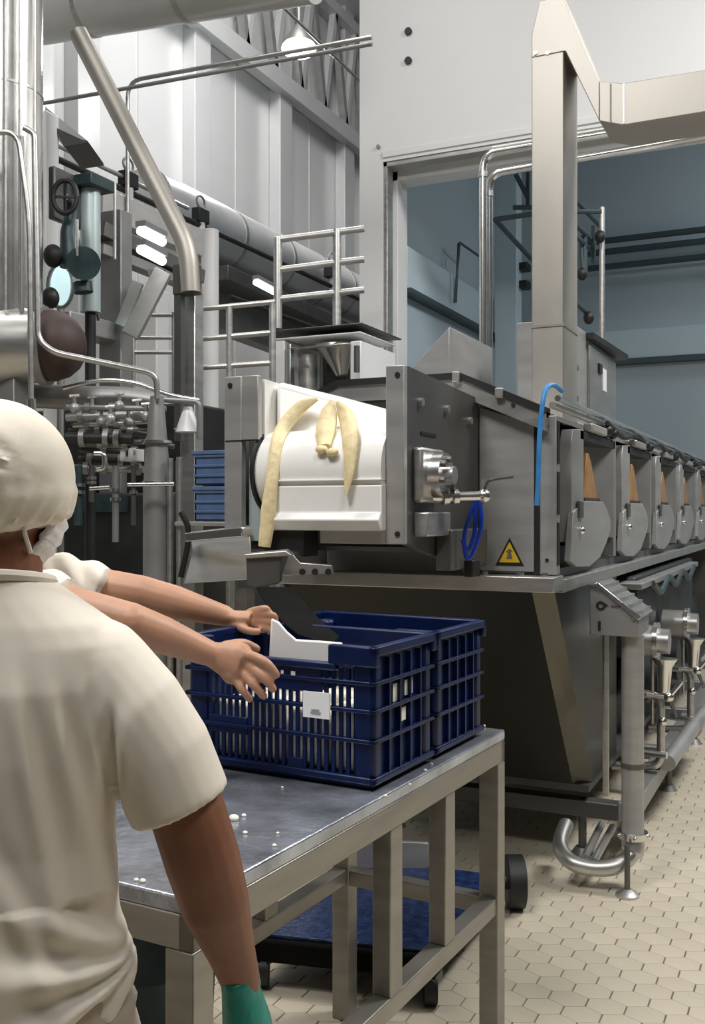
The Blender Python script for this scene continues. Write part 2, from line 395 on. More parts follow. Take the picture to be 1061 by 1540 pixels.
pipe_run('hanger_cable', 'dark sloping cable above the high bay lamp', [P(415, 0, d=12), P(545, 125, d=12.5)], 0.02, 'steel_dark', cat='cable')
# diagonal pipe and its post
o = obj('diagonal_pipe', MB().tube(fillet([P(118, 50, d=5.8), P(283, 372, d=5.6), P(287, 440, d=5.6)], 0.15), 0.055, 18), 'duct_steel')
tag(o, 'thick diagonal pipe coming down from the round duct', 'pipe')
t = thing('support_post', 'square steel post under the diagonal pipe', 'post', P(288, 440, d=5.7).xy.to_3d())
q = P(288, 440, d=5.75); obj('post', MB().box((q.x - 0.05, q.y - 0.04, 0), (q.x + 0.05, q.y + 0.05, q.z)), 'steel', t, 0.004)
q = P(281, 430, d=5.62); obj('clamp', MB().box((q.x - 0.07, q.y - 0.04, q.z - 0.05), (q.x + 0.07, q.y + 0.05, q.z + 0.12)), 'steel_dark', t, 0.006)
obj('edge_channel', MB().box((q.x - 0.065, q.y - 0.03, 1.9), (q.x - 0.02, q.y + 0.01, q.z)), 'steel_dark', t)
# steel frame with lights
t = thing('pipe_gantry', 'grey steel support gantry with a diagonal brace left of the square post', 'gantry', P(172, 600, d=6.5).xy.to_3d())
q = P(174, 400, d=6.6); obj('post', MB().box((q.x - 0.09, q.y - 0.06, 0), (q.x + 0.09, q.y + 0.06, P(174, 320, d=6.6).z)), 'steel_grey', t, 0.006)
obj('beam', MB().beam(P(148, 305, d=6.7), P(300, 368, d=7.4), 0.1, 0.2), 'steel_satin', t, 0.006)
obj('beam', MB().beam(P(148, 345, d=6.5), P(300, 418, d=7.2), 0.12, 0.10), 'steel_dark', t, 0.006)
obj('beam', MB().beam(P(148, 375, d=6.5), P(290, 432, d=7.2), 0.1, 0.07), 'steel_grey', t, 0.006)
obj('brace', MB().beam(P(196, 505, d=6.4), P(246, 408, d=6.4), 0.06, 0.11), 'steel_satin', t, 0.004)
obj('gusset', MB().extrude([P(222, 405, d=6.45), P(248, 405, d=6.45), P(226, 432, d=6.45)], FW * 0.03), 'steel_dark', t)
obj('stay', MB().beam(P(182, 490, d=6.45), P(208, 425, d=6.45), 0.04, 0.07), 'steel_bright', t)
for i, (x0, y0, x1, y1, dd, lab) in enumerate(((211, 347, 245, 364, 6.1, 'upper white tube light under the grey frame'), (211, 375, 245, 393, 6.1, 'lower white tube light under the grey frame'), (384, 424, 418, 442, 9.0, 'white tube light left of the upper railing'))):
    a, b = P(x0, y0, d=dd), P(x1, y1, d=dd + 0.25)
    t = thing('tube_light', lab, 'light', a); obj('tube', MB().cyl(a, b, 0.028, seg=12), 'tube_lamp', t)
    obj('fitting', MB().beam(a + UP * 0.045, b + UP * 0.045, 0.07, 0.035), 'steel_grey', t)
# black pipeline along the hall, with valves
def to_rear(a, b): return a, a + (b - a) * ((20.3 - a.y) / (b.y - a.y))
A, B = P(80, 236, X=-5.6), P(560, 459, X=-5.6); B0 = B; A, B = to_rear(A, B)
t = thing('black_pipeline', 'long black pipeline running down the hall with clamp valves', 'pipe', A)
obj('pipe', MB().cyl(A, B, 0.028, seg=10), 'dark_mass', t)
obj('pipe', MB().cyl(A + UP * 0.11, A.lerp(B0, 0.3) + UP * 0.11, 0.02, seg=10), 'steel', t)
obj('pipe', MB().cyl(A.lerp(B0, 0.42) - UP * 0.6, B - UP * 0.6, 0.028, seg=10), 'dark_mass', t)
for px, py in ((193, 268), (302, 322), (500, 405)):
    c = P(px, py, X=-5.6); s = 1.0 if px < 400 else 1.3
    v = obj('valve', MB().box(c - Vector((0.05, 0.09, 0.09)) * s, c + Vector((0.05, 0.09, 0.05)) * s), 'black', t, 0.01)
    ring = [c + Vector((0.0, math.cos(q) * 0.07 * s, 0.12 + math.sin(q) * 0.06 * s)) for q in np.linspace(0, 2 * math.pi, 15)]
    obj('handwheel', MB().tube(ring, 0.012, 6), 'steel_grey', v)
    obj('body', MB().cyl(c + Vector((0, 0, -0.09)), c + Vector((0, 0, -0.3)), 0.045, seg=10), 'white_panel', v)
a, b0 = P(215, 268, X=-6.2), P(560, 440, X=-6.2); a, b = to_rear(a, b0)
t = thing('insulated_duct', 'fat white insulated duct below the black pipeline', 'duct', a)
obj('shell', MB().cyl(a - UP * 0.25, b - UP * 0.25, 0.36, seg=28), 'insulation', t)
for f in (0.25, 0.45, 0.62, 0.76): c = a.lerp(b0, f) - UP * 0.25; obj('band', MB().cyl(c, c + (b - a).normalized() * 0.05, 0.368, seg=28), 'steel', t)
a, b = to_rear(P(320, 412, X=-6.0), P(560, 520, X=-6.0))
tag(obj('cable_tray', MB().beam(a, b, 0.4, 0.16), 'steel_dark', bevel=0.01), 'dark cable tray below the white insulated duct', 'tray')
a, b = to_rear(P(300, 455, X=-6.4), P(560, 560, X=-6.4))
tag(obj('grey_girder', MB().beam(a, b, 0.2, 0.5), 'steel_grey', bevel=0.01), 'broad grey girder behind the lower railing', 'girder')
# white columns
q = P(316, 400, d=8.5); tag(obj('white_column', MB().cyl(Vector((q.x, q.y, 0)), Vector((q.x, q.y, 3.9)), 0.075, seg=18), 'white_panel'), 'white round column right of the square post', 'column')
q = P(232, 400, d=9.5); tag(obj('white_column', MB().box((q.x - 0.12, q.y - 0.1, 0), (q.x + 0.1, q.y + 0.1, 3.6)), 'white_panel', bevel=0.01), 'white square column behind the grey frame', 'column')
# pale pump and valve cluster, dark teal
t = thing('valve_station', 'dark teal valve station with handwheel and round motor', 'valve', P(110, 460, d=5.2))
q = P(136, 345, d=5.5); obj('stand', MB().cyl(Vector((q.x, q.y, 0)), Vector((q.x, q.y, P(136, 470, d=5.5).z)), 0.03, seg=12), 'dark_mass', t); obj('pillar', MB().cyl(P(136, 470, d=5.5), P(136, 278, d=5.5), 0.055, seg=18), 'pale_teal', t)
obj('cap_plate', MB().box(P(122, 281, d=5.5) - Vector((0.05, 0.08, 0.02)), P(148, 278, d=5.5) + Vector((0.05, 0.08, 0.03))), 'teal_machine', t, 0.005)
obj('motor', MB().cyl(P(126, 396, d=5.1), P(122, 396, d=5.35), 0.085, seg=24), 'teal_machine', t)
obj('motor_foot', MB().cyl(P(124, 425, d=5.2), P(126, 440, d=5.2), 0.05, seg=14), 'teal_machine', t)
c = P(98, 296, d=5.1)
ring = [c + RT * math.cos(q) * 0.062 + UP * math.sin(q) * 0.085 for q in np.linspace(0, 2 * math.pi, 19)]
hw = obj('handwheel', MB().tube(ring, 0.013, 8), 'black', t)
obj('spoke', MB().beam(c - RT * 0.06, c + RT * 0.06, 0.012, 0.012).beam(c - UP * 0.08, c + UP * 0.08, 0.012, 0.012), 'black', hw)
obj('stem', MB().cyl(c, c + FW * 0.2, 0.02, seg=10), 'steel_dark', t)
obj('body', MB().box(P(72, 330, d=5.3) , P(112, 250, d=5.3) + FW * 0.2), 'steel_dark', t, 0.01)
obj('neck', MB().tube([P(110, 400, d=5.2), P(104, 350, d=5.2), P(112, 300, d=5.2)], [0.07, 0.045, 0.035], 14), 'teal_machine', t)
obj('gauge_pipe', MB().tube(fillet([P(116, 330, d=5.05), P(116, 385, d=5.05)], 0.03), 0.008, 8), 'steel_bright', t)
obj('actuator', MB().ball(P(76, 448, d=5.1), 0.045, 0.045, 0.055), 'black', t)
obj('actuator', MB().ball(P(80, 385, d=5.1), 0.05, 0.05, 0.06), 'dark_mass', t)
t = thing('lit_window_patch', 'glowing pale cyan shape for a lit window beside the dark valve station', 'lamp', P(90, 455, d=5.6))  # glowing shape put in for a lit window, not a lamp
obj('lens', MB().ball(P(91, 430, d=5.6), 0.065, 0.04, 0.115), 'cyan_glow', t)
q = P(91, 440, d=5.68); obj('stand', MB().cyl(Vector((q.x, q.y, 0)), q, 0.02, seg=10), 'steel_grey', t)
obj('glow_rim', MB().tube([P(91, 430, d=5.6) + RT * 0.07 * math.cos(q) + UP * 0.12 * math.sin(q) for q in np.linspace(0, 2 * math.pi, 21)], 0.012, 8), 'steel_grey', t)
q = P(84, 215, d=6.0); t = thing('lamp_hood', 'white slanted canopy above the valve station', 'canopy', q)
obj('hood', MB().extrude([P(68, 160, d=6), P(132, 212, d=6), P(84, 200, d=6), P(68, 185, d=6)], FW * 0.4), 'hall_column', t)
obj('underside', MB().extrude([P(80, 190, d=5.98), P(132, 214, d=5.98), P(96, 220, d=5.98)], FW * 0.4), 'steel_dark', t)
q0 = P(64, 242, d=5.9); tag(obj('white_post', MB().box((q0.x, q0.y, 0), P(82, 165, d=5.9) + FW * 0.1), 'white_panel', bevel=0.01), 'narrow white post between the tank and the canopy', 'post')
pipe_run('tie_chain', 'thin hanging chain right of the valve station', [P(146, 425, d=5.6), P(146, 470, d=5.6), P(148, 482, d=5.6)], 0.008, 'black', cat='chain')
tag(obj('grey_bench', MB().box(P(70, 500, d=6.2), P(165, 470, d=6.2) + FW * 0.4), 'steel_satin', bevel=0.01), 'light grey machine block behind the brown dome', 'block')
# railings
def railing(name, label, cols, rails, dd, m='steel_bright', r=0.022):
    t = thing(name, label, 'railing', P(cols[0][0], cols[0][2], d=dd))
    for px, y0, y1 in cols: obj('post', MB().cyl(P(px, y1, d=dd), P(px, y0, d=dd), r * 1.25, seg=12), m, t)
    for x0, y0, x1, y1 in rails: obj('rail', MB().cyl(P(x0, y0, d=dd), P(x1, y1, d=dd), r, seg=12), m, t)
    return t
railing('platform_railing', 'upper steel railing beside the white panel wall', [(418, 358, 494), (507, 345, 494)], [(414, 361, 548, 344), (418, 406, 548, 390), (418, 450, 548, 436)], 7.05, 'steel', 0.024)
railing('platform_railing', 'lower steel railing right of the square post', [(345, 462, 1148), (410, 456, 1148)], [(300, 465, 414, 454), (300, 510, 414, 500), (300, 553, 408, 546)], 5.9, 'steel', 0.016)
railing('platform_railing', 'small far railing left of the square post', [(200, 470, 1070), (262, 470, 1070)], [(196, 474, 275, 474), (196, 508, 275, 508), (196, 530, 275, 530)], 7.4, 'steel', 0.016)
# machine below upper railing
t = thing('filling_machine', 'white cabinet machine with an open front under the upper railing', 'machine', P(415, 600, d=6.6))
obj('deck', MB().box(P(408, 497, Y=6.1), P(545, 487, Y=6.1) + Vector((0, 0.7, 0))), 'steel_dark', t, 0.005)
obj('head', MB().box(P(412, 512, Y=6.12), P(543, 498, Y=6.12) + Vector((0, 0.6, 0))), 'white_panel', t, 0.006)
obj('side', MB().box(P(412, 640, Y=6.12), P(428, 512, Y=6.12) + Vector((0, 0.6, 0))), 'white_panel', t, 0.006)
obj('side', MB().box(P(527, 640, Y=6.12), P(543, 512, Y=6.12) + Vector((0, 0.6, 0))), 'white_panel', t, 0.006)
obj('back', MB().box(P(412, 640, Y=6.75), P(543, 500, Y=6.75) + Vector((0, 0.05, 0))), 'steel_grey', t)
obj('frame', MB().box(P(431, 640, Y=6.08), P(437, 517, Y=6.08) + Vector((0, 0.06, 0))).box(P(431, 523, Y=6.08), P(525, 517, Y=6.08) + Vector((0, 0.06, 0))), 'steel_bright', t, 0.003)
obj('cylinder', MB().cyl(P(465, 640, Y=6.4), P(465, 535, Y=6.4), 0.085, seg=20), 'steel', t)
obj('cylinder', MB().cyl(P(447, 640, Y=6.5), P(447, 530, Y=6.5), 0.05, seg=20), 'steel_satin', t)
obj('funnel', MB().tube([P(510, 520, Y=6.3), P(510, 540, Y=6.3), P(514, 565, Y=6.3)], [0.17, 0.09, 0.04], 18), 'steel_bright', t)
obj('gripper', MB().box(P(492, 575, Y=6.35), P(512, 545, Y=6.35) + Vector((0, 0.1, 0))), 'black', t)
obj('lever', MB().cyl(P(537, 560, Y=6.05), P(537, 520, Y=6.05), 0.02, seg=10), 'steel_dark', t)
# manifold of pipes
mrows = [(100, 612, 250, 615, 0.013, 'steel_grey'), (100, 628, 232, 622, 0.02, 'steel_satin'), (110, 640, 232, 634, 0.012, 'steel'), (120, 648, 232, 648, 0.012, 'steel_dark'), (100, 658, 200, 660, 0.026, 'dark_mass'), (130, 668, 232, 664, 0.014, 'steel_dark'), (98, 704, 216, 706, 0.018, 'steel_satin'), (118, 692, 225, 695, 0.022, 'brown_dome')]
names = ['topmost pipe of the manifold behind the cap', 'thick upper pipe of the manifold', 'bright pipe in the middle of the manifold', 'thin grey pipe of the manifold', 'dark fat pipe of the manifold', 'thin low pipe of the manifold', 'lowest steel pipe of the manifold', 'brown pipe low in the manifold']
for i, (x0, y0, x1, y1, r, m) in enumerate(mrows):
    dd = 4.7 + 0.12 * (i % 4)
    t = thing('manifold_pipe', names[i], 'pipe', P(x0, y0, d=dd), group='manifold pipes behind the workers')
    a, b = P(x0, y0, d=dd), P(x1, y1, d=dd)
    obj('pipe', MB().cyl(a, b, r, seg=12), m, t)
    for f in (0.22, 0.5, 0.8):
        f += random.uniform(-0.1, 0.1); c = a.lerp(b, f); tt = (b - a).normalized()
        obj('flange', MB().cyl(c, c + tt * 0.025, r * 1.7, seg=14), 'steel_grey', t)
for i in range(9):
    px = 112 + i * 13.5; yy = random.uniform(600, 640); dd = random.uniform(4.55, 5.0)
    t = thing('manifold_valve', ('small steel valve on the manifold, number %d from the cap' % (i + 1)).replace('number %d' % (i + 1), ['nearest', 'second', 'third', 'fourth', 'fifth', 'sixth', 'seventh', 'eighth', 'ninth'][i]), 'valve', P(px, yy, d=dd), group='small manifold valves')
    obj('stem', MB().cyl(P(px, yy + 14, d=dd), P(px, yy - 10, d=dd), 0.009, seg=8), 'steel', t)
    obj('body', MB().ball(P(px, yy + 8, d=dd), 0.024), 'steel_satin', t)
    obj('handle', MB().cyl(P(px - 7, yy - 10, d=dd), P(px + 7, yy - 11, d=dd), 0.008, seg=8), 'steel_bright', t)
    
for px, y0, y1, r, m, lab in ((174, 700, 815, 0.016, 'steel_grey', 'hanging drain pipe with a coupling left of the round column'), (138, 700, 755, 0.014, 'steel_dark', 'short drain pipe beside the cap'), (201, 700, 790, 0.012, 'steel_dark', 'thin drain pipe next to the round column'), (118, 700, 790, 0.02, 'teal_machine', 'dark teal drain pipe nearest the cap')):
    t = thing('drain_pipe', lab, 'pipe', P(px, y1, d=4.8)); obj('pipe', MB().cyl(P(px, y1, d=4.8), P(px, y0, d=4.8), r, seg=12), m, t)
    for f in (0.3, 0.42): yy = y0 + (y1 - y0) * f; obj('collar', MB().cyl(P(px, yy, d=4.8), P(px, yy + 5, d=4.8), r * 1.6, seg=12), 'steel_bright', t)
pipe_run('bent_pipe', 'small bright hook-shaped pipe end on the manifold', [P(142, 682, d=4.6), P(157, 682, d=4.6), P(158, 704, d=4.6), P(146, 706, d=4.6)], 0.012, 'steel_bright', fr=0.03)
for i, (x0, y0, x1, y1, lab) in enumerate(((135, 735, 165, 733, 'short bright bar below the manifold'), (192, 729, 262, 728, 'bright bar crossing the round column'))):
    tag(obj('cross_bar', MB().cyl(P(x0, y0, d=4.5), P(x1, y1, d=4.5), 0.009, seg=10), 'steel_bright'), lab, 'bar')
pipe_run('tie_rail', 'grey rail joining the round column to the square post', [P(228, 600, d=4.75), P(300, 604, d=4.75), P(300, 660, d=4.75)], 0.014, 'steel_grey', fr=0.03)
t = thing('round_column', 'thick grey round column with a tapered top and flanges', 'column', P(238, 900, d=4.65).xy.to_3d())
q = P(236, 700, d=4.65); base = Vector((q.x, q.y, 0))
zz = lambda y: P(236, y, d=4.65).z
obj('shaft', MB().tube([base, base + UP * zz(735), base + UP * zz(690), base + UP * zz(605), base + UP * zz(596)], [0.064, 0.064, 0.056, 0.034, 0.03], 24), 'steel_grey', t)
for y in (667, 728): obj('flange', MB().cyl(base + UP * zz(y), base + UP * zz(y - 4), 0.07, seg=24), 'steel_bright', t)
q2 = P(256, 800, d=4.6); obj('conduit', MB().cyl(Vector((q2.x, q2.y, 0)), Vector((q2.x, q2.y, zz(690))), 0.014, seg=10), 'steel', t)
t = thing('port_block', 'white block with a dark port between the manifold pipes', 'block', P(198, 695, d=4.85))
obj('body', MB().box(P(180, 694, d=4.85), P(214, 675, d=4.85) + FW * 0.06), 'white_panel', t, 0.006)
obj('port', MB().cyl(P(196, 682, d=4.83), P(196, 682, d=4.87), 0.022, seg=14), 'black', t)
for i, (x0, y0, x1, y1, r, lab) in enumerate(((104, 620, 236, 606, 0.016, 'dark pipe along the top of the manifold'), (150, 603, 240, 640, 0.012, 'slanted dark pipe behind the manifold'), (108, 636, 230, 656, 0.02, 'dark sloping pipe behind the bright manifold pipe'), (120, 676, 232, 680, 0.016, 'dark pipe just above the brown pipe'), (104, 650, 180, 640, 0.018, 'short dark pipe nearest the cap'), (190, 655, 262, 672, 0.014, 'dark pipe reaching behind the round column'))):
    t2 = thing('dark_pipe', lab, 'pipe', P(x0, y0, d=5.1)); a, b = P(x0, y0, d=5.1), P(x1, y1, d=5.05)
    obj('pipe', MB().cyl(a, b, r, seg=12), 'steel_dark', t2)
    for f in (0.3, 0.7): c = a.lerp(b, f); obj('clamp', MB().cyl(c, c + (b - a).normalized() * 0.03, r * 1.6, seg=12), 'steel', t2)
t = thing('white_funnel', 'white cone funnel hung beside the round column', 'funnel', P(283, 648, d=4.7))
obj('cone', MB().tube([P(283, 650, d=4.8), P(283, 612, d=4.8)], [0.062, 0.02], 18), 'white_panel', t)
obj('arm', MB().cyl(P(262, 646, d=4.8), P(304, 648, d=4.8), 0.008, seg=8), 'steel_dark', t)
# dark body added to fill the deep shade behind the arms
t = thing('dark_mass', 'large dark body filling the shaded void behind the manifold', 'machine', P(150, 900, d=5.6).xy.to_3d())
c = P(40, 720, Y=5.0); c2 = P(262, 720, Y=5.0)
obj('body', MB().box((c.x - 0.3, 5.0, 0.12), (c2.x, 5.7, 1.62)), 'dark_mass', t, 0.02)
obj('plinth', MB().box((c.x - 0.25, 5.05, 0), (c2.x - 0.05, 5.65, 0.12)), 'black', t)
obj('upper_body', MB().box((c.x - 0.3, 5.3, 1.62), (c2.x - 0.1, 5.9, 2.2)), 'dark_mass', t, 0.02)
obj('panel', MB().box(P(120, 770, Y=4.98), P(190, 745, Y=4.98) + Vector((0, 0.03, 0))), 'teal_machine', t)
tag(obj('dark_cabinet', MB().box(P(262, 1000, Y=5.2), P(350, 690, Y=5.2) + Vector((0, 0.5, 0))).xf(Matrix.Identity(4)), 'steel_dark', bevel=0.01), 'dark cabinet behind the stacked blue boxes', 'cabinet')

# stand with blue boxes behind the housing
t = thing('trolley_stand', 'light steel stand carrying blue boxes left of the machine', 'stand', P(300, 1000, d=4.3).xy.to_3d())
obj('shelf', MB().box(P(262, 791, Y=3.75), P(352, 785, Y=3.75) + Vector((0.05, 0.45, 0))), 'steel_satin', t, 0.004)
for px, yy in ((270, 3.78), (352, 3.78), (285, 4.15)):
    q = P(px, 786, Y=yy); obj('leg', MB().cyl(Vector((q.x, q.y, 0)), Vector((q.x, q.y, q.z + (0.3 if px == 270 else 0))), 0.014, seg=10), 'steel', t)
c = P(291, 785, Y=3.85); 
for i in range(2):
    z0 = c.z + 0.005 + i * 0.165
    t = thing('blue_box', ['faded blue plastic box on the stand, lower of two', 'faded blue plastic box on the stand, upper of two'][i], 'box', (c.x + 0.16, 4.0, z0), group='blue boxes on the stand')
    bx0, bx1, by0, by1 = c.x, c.x + 0.34, 3.86, 4.14
    wl_ = MB()
    for (a, b) in (((bx0, by0, z0), (bx1, by0 + 0.012, z0 + 0.15)), ((bx0, by1 - 0.012, z0), (bx1, by1, z0 + 0.15)), ((bx0, by0, z0), (bx0 + 0.012, by1, z0 + 0.15)), ((bx1 - 0.012, by0, z0), (bx1, by1, z0 + 0.15)), ((bx0, by0, z0), (bx1, by1, z0 + 0.01))): wl_.box(a, b)
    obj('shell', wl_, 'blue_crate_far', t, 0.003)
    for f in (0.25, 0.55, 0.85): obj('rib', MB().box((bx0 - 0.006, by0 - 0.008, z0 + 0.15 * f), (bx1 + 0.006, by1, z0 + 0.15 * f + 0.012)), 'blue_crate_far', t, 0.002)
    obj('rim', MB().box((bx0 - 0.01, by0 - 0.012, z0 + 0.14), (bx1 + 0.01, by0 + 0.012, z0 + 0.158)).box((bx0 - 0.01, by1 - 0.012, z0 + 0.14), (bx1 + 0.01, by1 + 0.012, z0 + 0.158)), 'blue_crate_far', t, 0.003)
pipe_run('black_hose', 'black hose looped on the steel stand', [P(272, 770, d=4.0), P(284, 792, d=4.0), P(283, 820, d=4.0), P(276, 850, d=4.0), P(272, 868, d=4.0)], 0.012, 'black', cat='hose', fr=0.08)
# grey guard next to the housing (lower left)
t = thing('chute_guard', 'pale grey sloped guard below the drum housing', 'guard', P(330, 900, d=3.4).xy.to_3d())
q = [P(285, 800, d=3.55), P(375, 790, d=3.4), P(378, 832, d=3.25), P(372, 872, d=3.25), P(276, 878, d=3.4), P(290, 830, d=3.4)]
obj('panel', MB().extrude(q, FW * 0.03), 'steel', t, 0.004)
obj('ledge', MB().beam(P(286, 808, d=3.38), P(372, 800, d=3.22), 0.05, 0.03), 'steel_bright', t, 0.003)
obj('leg', MB().beam(P(368, 885, d=3.4), Vector((P(368, 885, d=3.4).x, P(368, 885, d=3.4).y, 0.0)), 0.05, 0.05), 'steel', t)
obj('leg', MB().beam(P(290, 870, d=3.5), Vector((P(290, 870, d=3.5).x, P(290, 870, d=3.5).y, 0.0)), 0.05, 0.05), 'steel', t)

# ================================================================== MACHINE
XR, YF = -0.90, 3.68
mc = thing('stretching_machine', 'long stainless processing machine with white roller and row of side modules', 'machine', (-1.5, YF, 0))
Y1 = 9.6
sec = [(-1.06, 1.26), (-1.06, 1.84), (-1.26, 1.985), (-1.78, 1.985), (-2.14, 1.85), (-2.14, 1.26)]
body = obj('body', MB().extrude([(x, YF + 0.03, z) for x, z in sec], (0, Y1 - YF, 0)), 'steel_grey', mc, 0.004)
poly = [(-2.16, 1.87), (-1.78, 2.02), (-1.26, 2.02), (-0.93, 1.875)]
# lid panels behind the end band
lid = MB()
for (x0, z0), (x1, z1) in zip(poly[:-1], poly[1:]):
    lid.extrude([(x0, YF - 0.03, z0 - 0.004), (x1, YF - 0.03, z1 - 0.004), (x1, YF - 0.03, z1 - 0.024), (x0, YF - 0.03, z0 - 0.024)], (0, Y1 - YF, 0))
lid_o = obj('lid', lid, 'steel_satin', mc)
band = MB(); gk = MB()
for (x0, z0), (x1, z1) in zip(poly[:-1], poly[1:]):
    band.extrude([(x0, YF - 0.05, z0 - 0.012), (x1, YF - 0.05, z1 - 0.012), (x1, YF - 0.05, z1 - 0.075), (x0, YF - 0.05, z0 - 0.075)], (0, 0.06, 0))
    gk.extrude([(x0, YF - 0.06, z0 + 0.014), (x1, YF - 0.06, z1 + 0.014), (x1, YF - 0.06, z1 - 0.012), (x0, YF - 0.06, z0 - 0.012)], (0, 0.09, 0))
obj('lid_band', band, 'steel', mc); obj('gasket', gk, 'black', lid_o)
for x, z in ((-1.52, 2.026), (-1.27, 2.026), (-1.1, 1.955)): obj('latch', MB().box((x - 0.015, YF - 0.075, z - 0.03), (x + 0.015, YF - 0.055, z + 0.01)), 'steel', lid_o, 0.003)
obj('band_screw', MB().cyl((-1.05, YF - 0.055, 1.90), (-1.05, YF - 0.048, 1.90), 0.008, seg=10), 'black', mc)
# front face with the warning sign
fx0, fx1 = -1.20, -0.985
ff = obj('front_panel', MB().extrude([(fx0, YF, 1.275), (fx1, YF, 1.275), (fx1, YF, 1.83), (fx0, YF, 1.905)], (0, 0.03, 0)), 'steel_satin', mc, 0.003)
obj('gap_seal', MB().box((fx1, YF + 0.002, 1.265), (fx1 + 0.022, YF + 0.03, 1.85)), 'black', mc)
obj('corner_post', MB().box((fx1 + 0.022, YF, 1.265), (XR, YF + 0.06, 1.86)), 'steel_satin', mc, 0.004)
for k in range(3): obj('slot', MB().box((XR - 0.004, YF + 0.008, 1.30 + k * 0.19), (XR + 0.004, YF + 0.04, 1.46 + k * 0.19)), 'black', mc)
for z in (1.32, 1.82): obj('screw', MB().cyl((-0.935, YF - 0.004, z), (-0.935, YF + 0.001, z), 0.007, seg=10), 'black', mc)
sg = P(767, 832, Y=YF)
sx, sz = 0.052, 0.052
def tri(s, y): return [(sg.x - s, y, sg.z - s * 0.85), (sg.x + s, y, sg.z - s * 0.85), (sg.x, y, sg.z + s * 1.05)]
ws_ = obj('warning_sign', MB().extrude(tri(0.056, YF - 0.002), (0, 0.002, 0)), 'black', mc); ws_['label'] = 'yellow and black triangular warning sign'
obj('sign_face', MB().extrude(tri(0.041, YF - 0.0035), (0, 0.002, 0)), 'sign_yellow', ws_)
obj('sign_symbol', MB().extrude([(sg.x - 0.012, YF - 0.0045, sg.z - 0.022), (sg.x + 0.012, YF - 0.0045, sg.z - 0.022), (sg.x + 0.006, YF - 0.0045, sg.z + 0.004), (sg.x + 0.013, YF - 0.0045, sg.z + 0.008), (sg.x, YF - 0.0045, sg.z + 0.018), (sg.x - 0.013, YF - 0.0045, sg.z + 0.006), (sg.x - 0.005, YF - 0.0045, sg.z)], (0, 0.001, 0)), 'grout', ws_)
# ledge
lg = obj('ledge', MB().box((-2.08, YF - 0.1, 1.205), (-0.885, YF + 0.05, 1.262)), 'steel', mc, 0.004)
obj('side_ledge', MB().box((-1.1, YF + 0.05, 1.195), (-0.885, Y1, 1.245)), 'steel_grey', mc, 0.004)
for x in (-1.16, -1.02, -0.93): obj('ledge_bolt', MB().cyl((x, YF - 0.05, 1.262), (x, YF - 0.05, 1.275), 0.012, seg=8), 'steel_bright', lg)
# modules along the right side
for i in range(5):
    y0 = 3.93 + i * 1.09
    md = obj('side_module', MB().box((-1.02, y0 + 0.02, 1.27), (-1.0, y0 + 1.05, 1.84)), 'steel_grey', mc); 
    obj('post', MB().extrude([(XR, y0, 1.38), (XR, y0 + 0.22, 1.38), (XR, y0 + 0.22, 1.845), (XR, y0 + 0.03, 1.83), (XR, y0, 1.77)], (-0.05, 0, 0)), 'steel_satin', md, 0.004)
    obj('side_wall', MB().box((-1.02, y0 + 0.22, 1.36), (XR - 0.01, y0 + 0.235, 1.84)), 'dark_mass', md)
    obj('return_wall', MB().extrude([(XR, y0 + 0.86, 1.38), (XR - 0.11, y0 + 0.66, 1.38), (XR - 0.11, y0 + 0.66, 1.83), (XR, y0 + 0.86, 1.83)], (-0.012, 0.012, 0)), 'steel_grey', md)
    obj('end_plate', MB().box((-1.02, y0 + 0.87, 1.29), (XR, y0 + 0.93, 1.84)), 'steel_grey', md, 0.003)
    # lower shield with rounded outline
    sh = [(y0 - 0.06, 1.31), (y0 + 0.06, 1.28), (y0 + 0.30, 1.27), (y0 + 0.52, 1.30), (y0 + 0.66, 1.36), (y0 + 0.76, 1.42), (y0 + 0.75, 1.47), (y0 + 0.68, 1.51), (y0 + 0.58, 1.545), (y0 + 0.2, 1.545), (y0, 1.50)]
    obj('shield', MB().extrude([(XR + 0.008, y, z) for y, z in sh], (-0.025, 0, 0)), 'steel_satin', md, 0.003)
    fl = obj('flap', MB().extrude([(XR - 0.008, y0 + 0.25, 1.55), (XR - 0.008, y0 + 0.54, 1.55), (XR - 0.008, y0 + 0.42, 1.70), (XR - 0.008, y0 + 0.36, 1.75), (XR - 0.008, y0 + 0.32, 1.75)], (-0.014, 0, 0)), 'orange', md, 0.003)
    fl['label'] = 'orange flap inside the recess'
    obj('flap_edge', MB().box((XR - 0.03, y0 + 0.25, 1.545), (XR - 0.002, y0 + 0.56, 1.56)), 'brown_dome', md)
    obj('switch', MB().box((XR + 0.004, y0 + 0.07, 1.475), (XR + 0.018, y0 + 0.14, 1.545)), 'steel_dark', md, 0.003)
    obj('knob', MB().ball((XR + 0.014, y0 + 0.11, 1.425), 0.016), 'steel_bright', md)
    obj('top_cap', MB().box((-1.02, y0 + 0.16, 1.80), (XR, y0 + 0.9, 1.835)), 'dark_mass', md)
    obj('valve_block', MB().box((XR - 0.02, y0 + 0.3, 1.84), (XR + 0.02, y0 + 0.62, 1.875)), 'steel_satin', md, 0.006)
    obj('fitting', MB().ball((XR, y0 + 0.7, 1.87), 0.03), 'black', md); obj('fitting', MB().ball((XR + 0.005, y0 + 0.82, 1.865), 0.025), 'black', md)
obj('side_skirt', MB().box((-1.04, YF + 0.05, 1.245), (-0.93, Y1, 1.28)), 'steel_dark', mc)
obj('edge_tube', MB().tube([(XR - 0.01, 3.74, 1.93), (XR - 0.01, Y1, 1.93)], 0.012, 10), 'steel_bright', mc)
obj('edge_tube', MB().tube([(XR - 0.03, 3.74, 1.905), (XR - 0.03, Y1, 1.905)], 0.014, 10), 'steel', mc)
